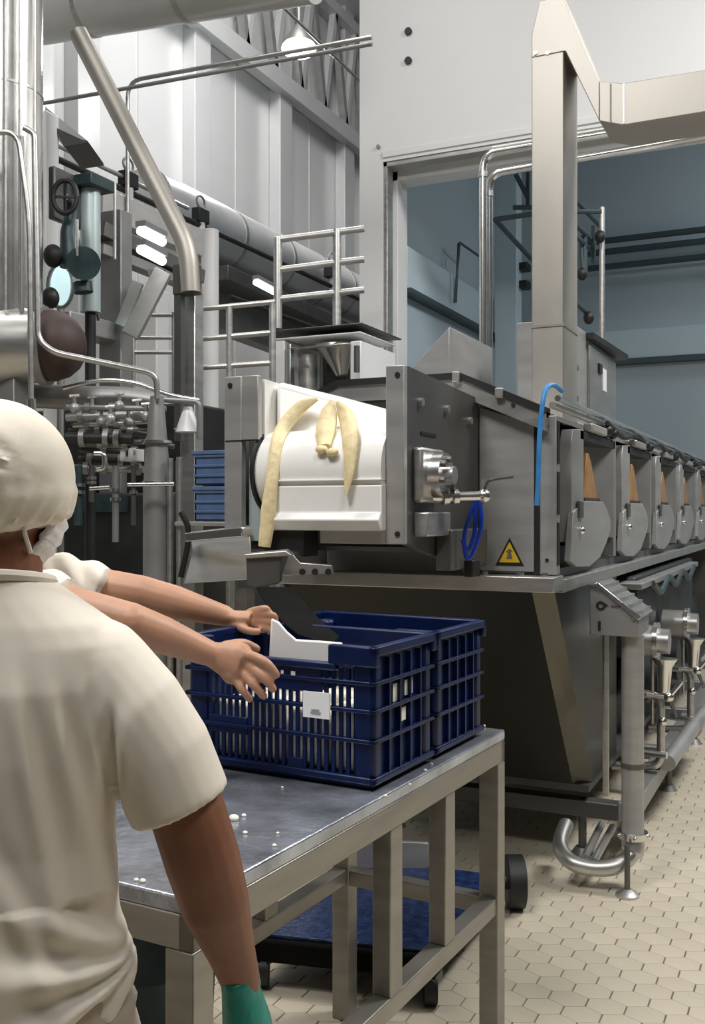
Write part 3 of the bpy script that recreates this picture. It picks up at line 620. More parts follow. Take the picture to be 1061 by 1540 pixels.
obj('cable', MB().tube(curve([(XR + 0.01, 4.6 + k * 0.4, 1.885 + 0.02 * (-1) ** k) for k in range(12)], 4), 0.012, 8), 'black', mc)
# trough below, leaning front
tb = MB()
zt, zb, yt, yb = 1.205, 0.32, YF - 0.03, 4.32
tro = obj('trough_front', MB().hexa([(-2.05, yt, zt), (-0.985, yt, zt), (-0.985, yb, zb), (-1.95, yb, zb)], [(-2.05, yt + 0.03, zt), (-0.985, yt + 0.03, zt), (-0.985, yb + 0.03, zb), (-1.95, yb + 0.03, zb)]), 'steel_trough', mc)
obj('trough_corner_glint', MB().hexa([(-0.985, yt, zt), (-0.915, yt + 0.06, zt), (-0.915, yb + 0.07, zb), (-0.985, yb, zb)], [(-0.985, yt + 0.03, zt), (-0.95, yt + 0.06, zt), (-0.95, yb + 0.09, zb), (-0.985, yb + 0.03, zb)]), 'corner_glint_steel', mc)  # facet shaped and toned to hold the light stripe reflected here
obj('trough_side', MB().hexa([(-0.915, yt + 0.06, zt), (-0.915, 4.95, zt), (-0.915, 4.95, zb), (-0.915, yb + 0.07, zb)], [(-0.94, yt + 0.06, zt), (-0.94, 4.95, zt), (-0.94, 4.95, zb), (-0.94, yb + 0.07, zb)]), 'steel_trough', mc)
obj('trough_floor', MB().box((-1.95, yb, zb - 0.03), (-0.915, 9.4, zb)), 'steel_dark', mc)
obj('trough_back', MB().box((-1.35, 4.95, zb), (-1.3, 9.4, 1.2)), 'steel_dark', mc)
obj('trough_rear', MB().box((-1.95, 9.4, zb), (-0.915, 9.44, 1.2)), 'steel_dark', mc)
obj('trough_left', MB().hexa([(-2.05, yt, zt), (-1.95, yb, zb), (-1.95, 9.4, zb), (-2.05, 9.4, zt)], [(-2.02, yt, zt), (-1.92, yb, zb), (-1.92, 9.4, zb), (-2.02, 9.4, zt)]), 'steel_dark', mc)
# base frame
obj('base_rail', MB().box((-2.0, 4.36, 0.17), (-0.8, 4.44, 0.24)), 'steel_dark', mc, 0.004)
obj('base_rail', MB().box((-0.80, 4.36, 0.17), (-0.72, 9.4, 0.25)), 'steel_grey', mc, 0.004)
obj('base_rail', MB().box((-2.0, 4.36, 0.2), (-1.92, 9.4, 0.28)), 'steel_grey', mc, 0.004)
for y in (5.4, 6.5, 7.6, 8.7):
    obj('cross_rail', MB().box((-1.95, y, 0.2), (-0.75, y + 0.07, 0.27)), 'steel_grey', mc, 0.004)
for x, y in ((-1.85, 4.4), (-0.96, 4.4), (-0.76, 5.6), (-0.76, 6.8), (-0.76, 8.0), (-1.96, 6.8), (-1.96, 9.0)):
    ft = obj('foot', MB().cyl((x, y, 0.03), (x, y, 0.24), 0.018, seg=12), 'steel_dark', mc)
    obj('foot_pad', MB().cyl((x, y, 0), (x, y, 0.03), 0.05, 0.03, seg=16), 'steel_grey', ft)

# drum housing in front of the machine
YD = 2.92
hs = thing('drum_housing', 'open grey sheet-steel housing around the white roller', 'housing', (-1.53, 3.3, 1.26))
obj('right_plate', MB().box((-1.263, YD, 1.397), (-1.20, YD + 0.03, 1.966)), 'steel_satin', hs, 0.003)
sp = [(-1.2, YD + 0.03, 1.397), (-1.2, YF - 0.01, 1.262), (-1.2, YF - 0.01, 1.935), (-1.2, YD + 0.03, 1.966)]
obj('side_plate', MB().extrude(sp, (-0.025, 0, 0)), 'steel_dark', hs)
obj('left_post', MB().box((-1.87, YD, 1.36), (-1.80, YD + 0.03, 1.965)), 'steel_satin', hs, 0.003)
obj('left_block', MB().box((-1.80, YD, 1.745), (-1.735, YD + 0.03, 1.965)), 'steel_satin', hs, 0.003)
obj('left_side', MB().box((-1.87, YD + 0.03, 1.27), (-1.845, YF - 0.02, 1.965)), 'steel_satin', hs)
obj('bottom_plate', MB().box((-1.50, YD, 1.397), (-1.263, YD + 0.03, 1.458)), 'steel_satin', hs, 0.003)
obj('floor_plate', MB().box((-1.84, YD + 0.1, 1.37), (-1.23, YF - 0.02, 1.385)), 'steel_dark', hs)
obj('back_plate', MB().box((-1.845, YF - 0.08, 1.385), (-1.23, YF - 0.065, 1.9)), 'black', hs)
obj('liner', MB().extrude([(-1.73, YD + 0.04, 1.955), (-1.73, YF - 0.09, 1.93), (-1.73, YF - 0.09, 1.60), (-1.73, YD + 0.04, 1.60)], (-0.02, 0, 0)), 'white_plastic', hs)
obj('inner_panel', MB().box((-1.80, YD + 0.05, 1.40), (-1.735, YD + 0.06, 1.745)), 'pale_teal', hs)
for x, z in ((-1.845, 1.935), (-1.222, 1.935), (-1.222, 1.43)): obj('bolt', MB().cyl((x, YD - 0.004, z), (x, YD + 0.001, z), 0.009, seg=10), 'black', hs)
obj('gap_line', MB().box((-1.865, YD - 0.002, 1.742), (-1.735, YD + 0.002, 1.746)), 'black', hs)
for y, z in ((3.05, 1.86), (3.3, 1.86), (3.55, 1.84)):
    obj('stud', MB().cyl((-1.2, y, z), (-1.185, y, z), 0.014, seg=10), 'steel', hs)
obj('name_slot', MB().box((-1.2, 3.06, 1.755), (-1.196, 3.2, 1.765)), 'black', hs)
# bearing flange on the housing's right side
bf = obj('bearing', MB().box((-1.2, 2.99, 1.53), (-1.165, 3.2, 1.71)), 'steel', hs, 0.01)
obj('bearing_hub', MB().cyl((-1.17, 3.09, 1.62), (-1.12, 3.09, 1.62), 0.075, seg=24), 'steel_bright', bf)
for k in range(6):
    q = k * math.pi / 3 + 0.3; obj('hub_bolt', MB().cyl((-1.13, 3.09 + math.cos(q) * 0.055, 1.62 + math.sin(q) * 0.055), (-1.105, 3.09 + math.cos(q) * 0.055, 1.62 + math.sin(q) * 0.055), 0.011, seg=8), 'steel_dark', bf)
obj('shaft_cap', MB().cyl((-1.12, 3.09, 1.62), (-1.09, 3.09, 1.62), 0.03, seg=14), 'steel', bf)
obj('lower_block', MB().box((-1.2, 3.0, 1.42), (-1.15, 3.22, 1.5)), 'steel', hs, 0.006)
obj('lower_block', MB().box((-1.2, 3.2, 1.30), (-1.14, 3.6, 1.44)), 'steel_dark', hs, 0.006)
# sampling tube with lever
a, b = P(655, 748, d=3.3), P(728, 746, d=3.35)
t = thing('sampling_valve', 'bright steel tube valve with a thin lever on the housing', 'valve', a)
obj('tube', MB().cyl(a - RT * 0.03, b, 0.016, seg=16), 'steel_bright', t)
for f in (0.15, 0.35): c = a.lerp(b, f); obj('ferrule', MB().cyl(c, c + (b - a).normalized() * 0.018, 0.026, seg=16), 'steel_bright', t)
obj('joint', MB().ball(b, 0.024), 'steel_bright', t)
obj('lever', MB().tube(fillet([b, b + UP * 0.02, P(735, 722, d=3.3), P(773, 717, d=3.3)], 0.02), 0.005, 8), 'steel_dark', t)
obj('stem', MB().cyl(b, b + UP * 0.055, 0.011, seg=10), 'steel', t)
for i, (pts, lab) in enumerate((([(722, 752), (724, 790), (712, 832), (702, 838), (699, 805), (712, 760)], 'blue air hose looped below the tube valve'), ([(716, 752), (714, 800), (704, 828), (696, 812)], 'second blue air hose hanging below the tube valve'))):
    tag(obj('air_hose', MB().tube(curve([P(x, y, d=3.42) for x, y in pts]), 0.0075, 8), 'hose_blue'), lab, 'hose')
tag(obj('hose_box', MB().box(P(697, 868, d=3.5), P(726, 842, d=3.5) + FW * 0.06), 'black', bevel=0.006), 'small black box below the blue air hoses', 'box')
tag(obj('supply_hose', MB().tube(curve([P(846, 588, d=3.72), P(832, 579, d=3.68), P(820, 590, d=3.62), P(813, 640, d=3.6), P(810, 720, d=3.6), P(808, 760, d=3.61)]), 0.009, 10), 'hose_light'), 'light blue supply hose arching over the machine corner', 'hose')
# white roller
yc, zc, rr_ = 3.03, 1.635, 0.145
rl = thing('white_roller', 'white plastic roller with an apron inside the housing', 'roller', (-1.5, yc, zc))
obj('drum', MB().tube([(-1.735, yc, zc), (-1.722, yc, zc), (-1.30, yc, zc), (-1.265, yc, zc)], [rr_ - 0.012, rr_, rr_, rr_], 48), 'white_plastic', rl)
obj('end_ring', MB().tube([(-1.745, yc, zc), (-1.735, yc, zc)], rr_ + 0.004, 48), 'black', rl)
obj('apron', MB().extrude([(-1.66, yc - 0.15, 1.44), (-1.66, yc - 0.17, 1.475), (-1.66, yc - 0.145, 1.50), (-1.66, yc - 0.147, 1.585), (-1.66, yc - 0.05, 1.60), (-1.66, yc - 0.05, 1.44)], (0.397, 0, 0)), 'white_plastic', rl, 0.004)
obj('scraper', MB().box((-1.66, yc - 0.152, 1.600), (-1.263, yc - 0.11, 1.606)), 'white_plastic', rl, 0.002)
obj('hopper_top', MB().extrude([(-1.72, yc - 0.02, 1.74), (-1.72, yc - 0.02, 1.955), (-1.5, yc + 0.02, 1.89), (-1.40, yc + 0.05, 1.825), (-1.265, yc + 0.05, 1.84), (-1.265, yc - 0.02, 1.74)], (0, 0.5, 0)), 'white_plastic', rl, 0.02)
def drum_pt(px, py, off=0.012):
    # nearest-side point of the roller surface along this sight line
    D = FW + RT * ((px - CX) / F) + UP * ((CY - py) / F)
    a_ = D.y ** 2 + D.z ** 2; b_ = -2 * D.y * yc + 2 * D.z * (H - zc); c_ = yc ** 2 + (H - zc) ** 2 - (rr_ + off) ** 2
    disc = b_ * b_ - 4 * a_ * c_
    if disc > 0: return CAM + D * ((-b_ - math.sqrt(disc)) / (2 * a_))
    return P(px, py, Y=yc - 0.03)
def ribbon(lab, pts, ws, off=0.012):
    q = curve([drum_pt(x, y, off) if not yy else P(x, y, Y=yy) for x, y, yy in pts], 5)
    n = len(q); rs = [float(np.interp(i / (n - 1), np.linspace(0, 1, len(ws)), ws)) for i in range(n)]
    o = obj('cheese_strip', MB().tube(q, rs, 14, flat=0.55, up=(0, -1, 0)), 'cheese'); tag(o, lab, 'cheese strip', 'cheese strips draped over the roller'); return o
ribbon('long pale yellow cheese strip hanging past the roller edge', [(478, 600, 3.0), (452, 613, 3.0), (428, 640, 2.97), (416, 668, None), (411, 710, None), (406, 750, 2.86), (402, 790, 2.86), (398, 822, 2.86)], [0.006, 0.022, 0.025, 0.024, 0.021, 0.020, 0.022, 0.026, 0.024, 0.021])
ribbon('short broad pale cheese strip over the middle of the roller', [(500, 602, 2.99), (494, 625, 2.98), (490, 650, None), (488, 672, None)], [0.008, 0.03, 0.036, 0.034, 0.022])
ribbon('tapered yellow cheese strip hanging at the roller front', [(508, 604, 2.99), (522, 630, 2.98), (528, 665, None), (526, 705, None), (521, 745, 2.86)], [0.008, 0.026, 0.034, 0.033, 0.026, 0.019, 0.006])
for i, (x, y) in enumerate(((484, 676), (500, 680))):
    tag(obj('curd_lump', MB().ball(drum_pt(x, y, 0.016), 0.022, 0.016, 0.014), 'cheese'), ['small curd lump, nearer the long strip', 'small curd lump, nearer the tapered strip'][i], 'curd', 'curd lumps on the roller')
# brackets below the drum
t = thing('bracket_plate', 'steel bracket with holes on the ledge below the roller', 'bracket', P(460, 866, d=3.3))
obj('plate', MB().extrude([P(425, 866, d=3.28), P(502, 862, d=3.28), P(500, 850, d=3.28), P(452, 846, d=3.28), P(436, 828, d=3.28)], FW * 0.05), 'steel', t, 0.003)
for x in (455, 474, 494): obj('hole_ring', MB().cyl(P(x, 860, d=3.275), P(x, 860, d=3.3), 0.011, seg=12), 'black', t)
t = thing('outlet_block', 'dark grey outlet block under the cheese strips', 'block', P(395, 880, d=3.15))
obj('block', MB().extrude([P(370, 835, d=3.1), P(424, 832, d=3.1), P(420, 878, d=3.1), P(385, 884, d=3.1), P(372, 880, d=3.1)], FW * 0.12), 'steel_dark', t, 0.004)
obj('lip', MB().extrude([P(366, 834, d=3.09), P(430, 828, d=3.09), P(440, 836, d=3.09), P(372, 840, d=3.09)], FW * 0.14), 'steel', t, 0.003)
tag(obj('dark_bracket', MB().box(P(398, 836, d=3.35), P(478, 798, d=3.35) + FW * 0.03), 'black'), 'black mounting plate under the roller apron', 'plate')
# black flap
fp = [(384, 884), (440, 884), (456, 905), (478, 930), (512, 960), (505, 967), (470, 962), (446, 955), (428, 940), (404, 918)]
tag(obj('rubber_chute', MB().extrude([P(x, y, d=2.98 - (y - 884) * 0.0074) for x, y in fp], FW * 0.04), 'black_rubber', bevel=0.01), 'black rubber chute flap sloping into the front crate', 'flap')

# things on top of the machine
t = thing('lid_hood', 'grey sheet-metal hood with a sloped side on the machine lid', 'hood', (-1.65, 4.3, 2.0))
obj('shell', MB().extrude([(-1.80, 4.3, 1.99), (-1.543, 4.3, 1.99), (-1.543, 4.3, 2.345), (-1.80, 4.3, 2.10)], (0, 0.65, 0)), 'steel_satin', t, 0.004)
t = thing('junction_cabinet', 'grey junction cabinet with black top edge behind the square duct', 'cabinet', (-1.2, 5.3, 1.9))
obj('body', MB().box((-1.35, 4.73, 1.9), (-1.1, 5.9, 2.42)), 'steel_satin', t, 0.004)
obj('door', MB().box((-1.1, 5.15, 1.95), (-1.085, 5.86, 2.36)), 'steel', t, 0.003)
obj('top_edge', MB().extrude([(-1.10, 5.12, 2.385), (-1.06, 5.12, 2.385), (-1.03, 5.94, 2.385), (-1.1, 5.94, 2.385)], (0, 0, 0.03)), 'black', t)
for y in (4.85, ): 
    for z in (2.05, 2.2): obj('hinge', MB().cyl((-1.1, y, z), (-1.08, y, z), 0.015, seg=10), 'steel_dark', t)
obj('lock', MB().box((-1.085, 5.35, 2.24), (-1.075, 5.42, 2.29)), 'black', t); obj('label_plate', MB().box((-1.085, 5.46, 2.16), (-1.08, 5.56, 2.28)), 'paper', t)
# square duct
t = thing('square_duct', 'square stainless duct rising from the machine and crossing to the aisle', 'duct', (-1.08, 4.2, 1.9))
yd0, yd1 = 4.10, 4.36
xa, xb = P(800, 300, Y=yd0).x, P(848, 300, Y=yd0).x
ztop = P(820, 20, Y=yd0).z
z77 = P(848, 77, Y=yd0).z
obj('riser', MB().box((xa, yd0, 1.86), (xb, yd1, z77)), 'duct_steel', t, 0.004)
def dp(px, py): return P(px, py, Y=yd0)
obj('elbow', MB().extrude([Vector((xa, yd0, z77)), dp(800, 52), dp(812, 2), dp(847, -8), dp(902, 122), dp(902, 182), dp(851, 77), Vector((xb, yd0, z77))], (0, yd1 - yd0, 0)), 'duct_steel', t, 0.003)
obj('cross_run', MB().extrude([dp(902, 122), dp(938, 125), dp(1700, 0), dp(1700, 64), dp(938, 188), dp(902, 182)], (0, yd1 - yd0, 0)), 'duct_steel', t, 0.003)
obj('seam', MB().extrude([dp(918, 126), dp(920, 126), dp(920, 186), dp(918, 186)], (0, -0.004, 0)), 'steel_dark', t)
obj('seam', MB().extrude([dp(938, 126), dp(940, 126), dp(940, 186), dp(938, 186)], (0, -0.004, 0)), 'steel', t)
obj('joint_strip', MB().box((xa - 0.004, yd0 - 0.004, P(820, 492, Y=yd0).z), (xb + 0.004, yd1 + 0.004, P(820, 488, Y=yd0).z)), 'steel', t)
for px in (806, 824): c = dp(px, 80); obj('rivet', MB().cyl(c, c + Vector((0, -0.006, 0)), 0.008, seg=8), 'steel_bright', t)
# twin pipes
for i, (pts, lab) in enumerate((([(727, 720), (727, 232), (1200, 152)], 'outer stainless pipe turning over the opening'), ([(736, 720), (736, 262), (1200, 180)], 'inner stainless pipe turning over the opening'))):
    yy = 5.4 + 0.12 * i
    q = [P(x, y, Y=yy) for x, y in pts]; q[0] = Vector((q[1].x, q[1].y, 1.98))
    t = thing('service_pipe', lab, 'pipe', q[0], group='twin stainless pipes over the opening')
    obj('pipe', MB().tube(fillet(q, 0.09), 0.022, 14), 'steel_bright', t)
    obj('elbow_collar', MB().cyl(q[1] + UP * -0.13, q[1] + UP * -0.10, 0.027, seg=14), 'steel', t)
pipe_run('service_rail', 'flat steel rail running above the twin pipes', [P(742, 224, Y=5.6), P(1200, 145, Y=5.6)], 0.02, 'steel')
# cool-room frames: dark rack left and right of duct
def rack(name, label, segs, r=0.03, m='blue_pipe', cat='rack'):
    t = thing(name, label, cat, P(segs[0][0], segs[0][1], d=segs[0][4]))
    for x0, y0, x1, y1, d0, d1 in segs: obj('bar', MB().cyl(P(x0, y0, d=d0), P(x1, y1, d=d1), r, seg=8), m, t)
    return t
rack('stair_rail', 'thin dark handrail bent beside the blue wall ledge', [(684, 455, 692, 365, 9.5, 9.5), (692, 365, 722, 386, 9.5, 9.9), (686, 455, 690, 366, 9.6, 9.6)], 0.012, cat='railing')
rack('cable_rack', 'black cable rack left of the square duct', [(745, 330, 800, 322, 8.4, 8.4), (745, 330, 800, 390, 8.4, 9.4), (772, 312, 800, 312, 8.6, 8.6), (795, -50, 795, 312, 8.6, 8.6), (776, 262, 796, 300, 8.6, 8.6)], 0.022)
t = thing('support_bracket', 'two black stub brackets left of the square duct', 'bracket', P(785, 400, d=9))
for y in (400, 427): obj('stub', MB().box(P(776, y + 6, d=10.55), P(802, y - 5, d=10.55) + FW * 0.1), 'black', t, 0.01)
tag(obj('pale_post', MB().box((P(765, 400, d=10.6).x - 0.12, P(765, 400, d=10.6).y - 0.1, 0), (P(765, 400, d=10.6).x + 0.12, P(765, 400, d=10.6).y + 0.1, 5.6)), 'blue_band', bevel=0.01), 'pale blue post inside the opening beside the duct', 'post')
rack('ladder_rack', 'dark ladder-like rack right of the square duct', [(856, 290, 905, 342, 7.0, 8.2), (862, 318, 905, 318, 7.4, 7.4), (858, 330, 895, 365, 7.0, 8.0), (856, 345, 892, 378, 7.0, 8.0), (880, 350, 880, 410, 7.6, 7.6), (893, 340, 893, 395, 7.8, 7.8), (856, 445, 888, 475, 7.0, 7.8), (874, 355, 878, 412, 7.6, 7.6)], 0.018)
for i, (x, y) in enumerate(((886, 478), (876, 412), (903, 356))):
    tag(obj('rack_clamp', MB().ball(P(x, y, d=7.6), 0.04, 0.04, 0.05), 'black'), ['black clamp low on the ladder rack', 'black clamp in the middle of the ladder rack', 'black clamp high on the ladder rack'][i], 'clamp')
q = P(906, 500, d=7.7); tag(obj('rack_post', MB().cyl(Vector((q.x, q.y, 1.0)), Vector((q.x, q.y, P(906, 312, d=7.7).z)), 0.022, seg=12), 'steel'), 'slim steel post at the end of the ladder rack', 'post')
for i, (y0, y1) in enumerate(((363, 342), (379, 360), (402, 384))):
    a = P(912, y0, Y=11.2); b = P(1100, y1 - 4, Y=11.2); z = (a.z + b.z) / 2
    tag(obj('wall_pipe', MB().cyl((a.x - 0.2, 11.22, z), (5.0, 11.22, z), 0.035, seg=10), 'blue_pipe'), ['top dark pipe along the blue back wall', 'middle dark pipe along the blue back wall', 'bottom dark pipe along the blue back wall'][i], 'pipe', 'dark pipes on the blue back wall')

# ================================================================== CONTROL PEDESTAL
cp = thing('control_pedestal', 'control box with sloped roof on a round pole beside the machine', 'control box', (-0.69, 4.05, 0))
bxp = [(-0.845, 1.01), (-0.655, 1.01), (-0.655, 1.085), (-0.80, 1.20), (-0.845, 1.205)]
bb = obj('box', MB().extrude([(x, 4.0, z) for x, z in bxp], (0, 0.26, 0)), 'steel_grey', cp, 0.004)
obj('roof', MB().extrude([(-0.845, 3.985, 1.208), (-0.81, 3.985, 1.222), (-0.64, 3.985, 1.09), (-0.655, 3.985, 1.078), (-0.80, 3.985, 1.195)], (0, 0.30, 0)), 'steel_bright', cp, 0.002)
rb = MB()
for i in range(5):
    for j in range(6):
        f = 0.12 + i * 0.19; x = -0.81 + 0.17 * f; z = 1.222 - 0.132 * f
        rb.box((x - 0.012, 4.0 + j * 0.047, z - 0.01), (x + 0.012, 4.03 + j * 0.047, z + 0.006))
obj('tread_pattern', rb, 'steel', cp)
e = P(904, 911, Y=3.998)
ring = [e + Vector((math.cos(q) * 0.014, -0.001, math.sin(q) * 0.014)) for q in np.linspace(0.4, 2 * math.pi - 0.4, 14)]
em = obj('emblem', MB().tube(ring, 0.0045, 6).extrude([e + Vector((0.008, 0, 0.016)), e + Vector((0.03, 0, 0.002)), e + Vector((0.012, 0, -0.006))], (0, -0.003, 0)), 'black', bb)
obj('lettering', MB().box(e + Vector((0.04, -0.002, -0.003)), e + Vector((0.085, 0.001, 0.002))).box(e + Vector((0.09, -0.002, -0.012)), e + Vector((0.095, 0.001, 0.004))), 'steel_dark', bb)
e = P(902, 941, Y=3.998); obj('slot', MB().box(e + Vector((-0.005, -0.003, -0.02)), e + Vector((0.005, 0.001, 0.018))), 'black', bb)
e = P(953, 931, Y=3.998); obj('screw', MB().cyl(e, e + Vector((0, -0.005, 0)), 0.007, seg=10), 'steel_bright', bb)
pc = Vector((-0.69, 4.08, 0))
obj('pole', MB().tube([pc + UP * 0.2, pc + UP * 0.215, pc + UP * 0.5, pc + UP * 1.01], [0.05, 0.044, 0.044, 0.044], 22), 'steel_satin', cp)
obj('collar', MB().cyl(pc + UP * 0.48, pc + UP * 0.50, 0.047, seg=22), 'steel_dark', cp)
obj('flange', MB().cyl(pc + UP * 0.2, pc + UP * 0.225, 0.06, seg=22), 'steel_bright', cp)
for k in range(5): q = k * 1.2566; obj('flange_bolt', MB().ball(pc + UP * 0.213 + Vector((math.cos(q) * 0.06, math.sin(q) * 0.06, 0)), 0.009, seg=8, rings=6), 'steel_bright', cp)
obj('bend', MB().tube(curve([pc + UP * 0.2, P(950, 1285, Y=4.06), P(925, 1303, Y=4.0), P(890, 1305, Y=3.98), P(858, 1295, Y=3.98), P(843, 1272, Y=4.05), P(852, 1240, Y=4.2)]), [0.045] * 6 + [0.032] * 31, 16), 'steel', cp)
obj('rod', MB().cyl(P(944, 1348, Z=0.0) + UP * 0.01, P(944, 1348, Z=0.0) + UP * 0.2, 0.011, seg=12), 'steel_dark', cp)
obj('foot', MB().tube([P(944, 1348, Z=0.0), P(944, 1348, Z=0.0) + UP * 0.01, P(944, 1348, Z=0.0) + UP * 0.03], [0.045, 0.045, 0.016], 22), 'steel', cp)
obj('conduit', MB().cyl((-0.80, 4.1, 0.35), (-0.80, 4.1, 1.01), 0.013, seg=10), 'steel', cp)
for i, (x0, y0, x1, y1, lab) in enumerate(((880, 1290, 905, 1240, 'first of two short parallel tubes in the pipe bend'), (893, 1296, 922, 1244, 'second of two short parallel tubes in the pipe bend'))):
    tag(obj('floor_tube', MB().cyl(P(x0, y0, Y=4.02), P(x1, y1, Y=4.5), 0.016, seg=10), 'steel'), lab, 'tube')

# valves on the machine side
def side_valve(px, py, yy, lab):
    c = P(px, py, Y=yy); t = thing('side_valve', lab, 'valve', c, group='valves along the machine side')
    L = lambda dx, dy, dz: c + Vector((dx, dy, dz))
    obj('actuator', MB().cyl(L(-0.12, 0, 0.18), L(-0.0, 0, 0.18), 0.075, seg=24), 'steel', t)
    obj('actuator_flange', MB().cyl(L(-0.0, 0, 0.18), L(0.02, 0, 0.18), 0.09, seg=24), 'steel_bright', t)
    obj('cap', MB().cyl(L(0.02, 0, 0.18), L(0.07, 0, 0.18), 0.06, seg=20), 'steel', t)
    obj('yoke', MB().tube([L(0.05, -0.02, 0.10), L(0.05, -0.02, 0.06), L(0.045, -0.02, -0.06)], [0.06, 0.035, 0.028], 14), 'steel_bright', t)
    obj('hub', MB().ball(L(0.07, -0.03, -0.08), 0.024), 'steel_bright', t)
    for q in (0.9, 3.1, 5.1): obj('handle', MB().cyl(L(0.07, -0.03, -0.08), L(0.07 + math.cos(q) * 0.10, -0.04, -0.08 + math.sin(q) * 0.10), 0.011, 0.008, seg=10), 'steel_bright', t)
    obj('pipe', MB().tube(fillet([L(-0.15, 0.02, -0.08), L(0.03, 0.0, -0.08), L(0.03, 0, -0.42), L(-0.2, 0, -0.44)], 0.06), 0.02, 12), 'steel', t)
    obj('knob', MB().ball(L(0.04, -0.02, -0.2), 0.022), 'steel_bright', t)
    obj('elbow', MB().tube(fillet([L(-0.08, 0, -0.36), L(0.06, -0.02, -0.36)], 0.02), 0.018, 10), 'steel_bright', t)
    obj('rod', MB().cyl(L(-0.01, 0, 0.1), L(-0.01, 0, -0.22), 0.008, seg=8), 'steel', t)
side_valve(985, 1020, 4.95, 'bright valve with star handle next to the control pedestal')
side_valve(1031, 985, 5.95, 'bright valve with star handle further along the machine')
t = thing('drive_unit', 'dark drive unit hanging under the machine side', 'motor', (-0.9, 6.4, 0.3))
obj('body', MB().box((-1.2, 5.2, 0.75), (-0.86, 7.6, 1.17)), 'dark_mass', t, 0.02)
obj('under_shade_block', MB().box((-1.3, 5.05, 0.30), (-1.0, 9.3, 0.78)), 'dark_mass', t, 0.02)  # dark box added so the space under the machine stays black
obj('tray', MB().box((-1.1, 5.0, 1.12), (-0.80, 7.4, 1.15)), 'steel_grey', t, 0.004)
obj('hose', MB().tube(curve([(-0.8, 5.3 + 0.3 * k, 1.1 + 0.03 * (-1) ** k) for k in range(7)]), 0.02, 8), 'teal_machine', t)
for k in range(3): obj('motor', MB().cyl((-0.98, 5.5 + k * 0.7, 0.62), (-0.78, 5.5 + k * 0.7, 0.62), 0.12, seg=20), 'dark_mass', t)
t = thing('brace_tube', 'slanted grey tube under the valves at the machine side', 'tube', P(1000, 1150, Y=5.0))
obj('tube', MB().cyl(P(1004, 1148, Y=5.0), P(1061, 1070, Y=6.3), 0.04, seg=14), 'steel_satin', t)
obj('end_ring', MB().cyl(P(1042, 1096, Y=5.84), P(1048, 1088, Y=5.98), 0.05, seg=14), 'steel', t)

# ================================================================== TABLE
near = P(290, 1353, Z=0.9); far = P(760, 1097, Z=0.9)
ty = (far - near); TL = ty.length; ty.normalize(); tx = Vector((ty.y, -ty.x, 0)); TWD = 0.52
trot = math.atan2(-ty.x, ty.y)
org = near - tx * TWD; org = Vector((org.x, org.y, 0))
TM = Matrix.Translation(org) @ Matrix.Rotation(trot, 4, 'Z')          # local x right, y along the table
tb_ = thing('steel_table', 'wet stainless steel work table carrying the blue crates', 'table', org, trot)
def L(mb): return mb.xf(TM)
obj('top', L(MB().box((0, 0, 0.872), (TWD, TL, 0.9))), 'steel_wet_sheen', tb_, 0.004)
rim = MB()
for a, b in (((TWD - 0.03, 0, 0.815), (TWD, TL, 0.872)), ((0, 0, 0.815), (0.03, TL, 0.872)), ((0, 0, 0.815), (TWD, 0.03, 0.872)), ((0, TL - 0.03, 0.815), (TWD, TL, 0.872))): rim.box(a, b)
obj('rail', L(rim), 'steel_table', tb_, 0.003)
for x, y in ((TWD - 0.055, 0.0), (TWD - 0.055, TL - 0.055), (0, 0), (0, TL - 0.055)):
    obj('leg', L(MB().box((x, y, 0.0), (x + 0.055, y + 0.055, 0.815))), 'steel_table', tb_, 0.003)
for s, x in ((0, TWD - 0.05), (1, 0.005)):
    obj('lower_rail', L(MB().box((x, 0.05, 0.405), (x + 0.045, TL - 0.05, 0.45))), 'steel_table', tb_, 0.003)
    for y in (0.69, 0.985) if s == 0 else (0.45, 0.9):
        obj('post', L(MB().box((x, y, 0.45), (x + 0.045, y + 0.06, 0.815))), 'steel_table', tb_, 0.003)
obj('cross_rail', L(MB().box((0.03, 0.005, 0.40), (TWD - 0.03, 0.05, 0.445))), 'steel_table', tb_, 0.003)
obj('cross_rail', L(MB().box((0.03, TL - 0.05, 0.40), (TWD - 0.03, TL - 0.005, 0.445))), 'steel_table', tb_, 0.003)
# water drops on the table
for i, (px, py) in enumerate(((352, 1234), (367, 1228), (369, 1254), (418, 1254), (413, 1273), (205, 1325), (215, 1327), (700, 1090), (716, 1093), (728, 1093), (650, 1150), (617, 1181), (640, 1160), (425, 1185), (580, 1198))):
    c = P(px, py, Z=0.9); r = 0.011 if i in (0,) else random.uniform(0.003, 0.006)
    o = obj('curd_crumb', MB().ball(c + UP * r * 0.5, r, r * 0.8, r * 0.6, seg=8, rings=6), 'curd')
    tag(o, 'large white curd crumb on the table beside the arm' if i == 0 else 'tiny white curd crumb on the table', 'crumb', 'curd crumbs on the table')

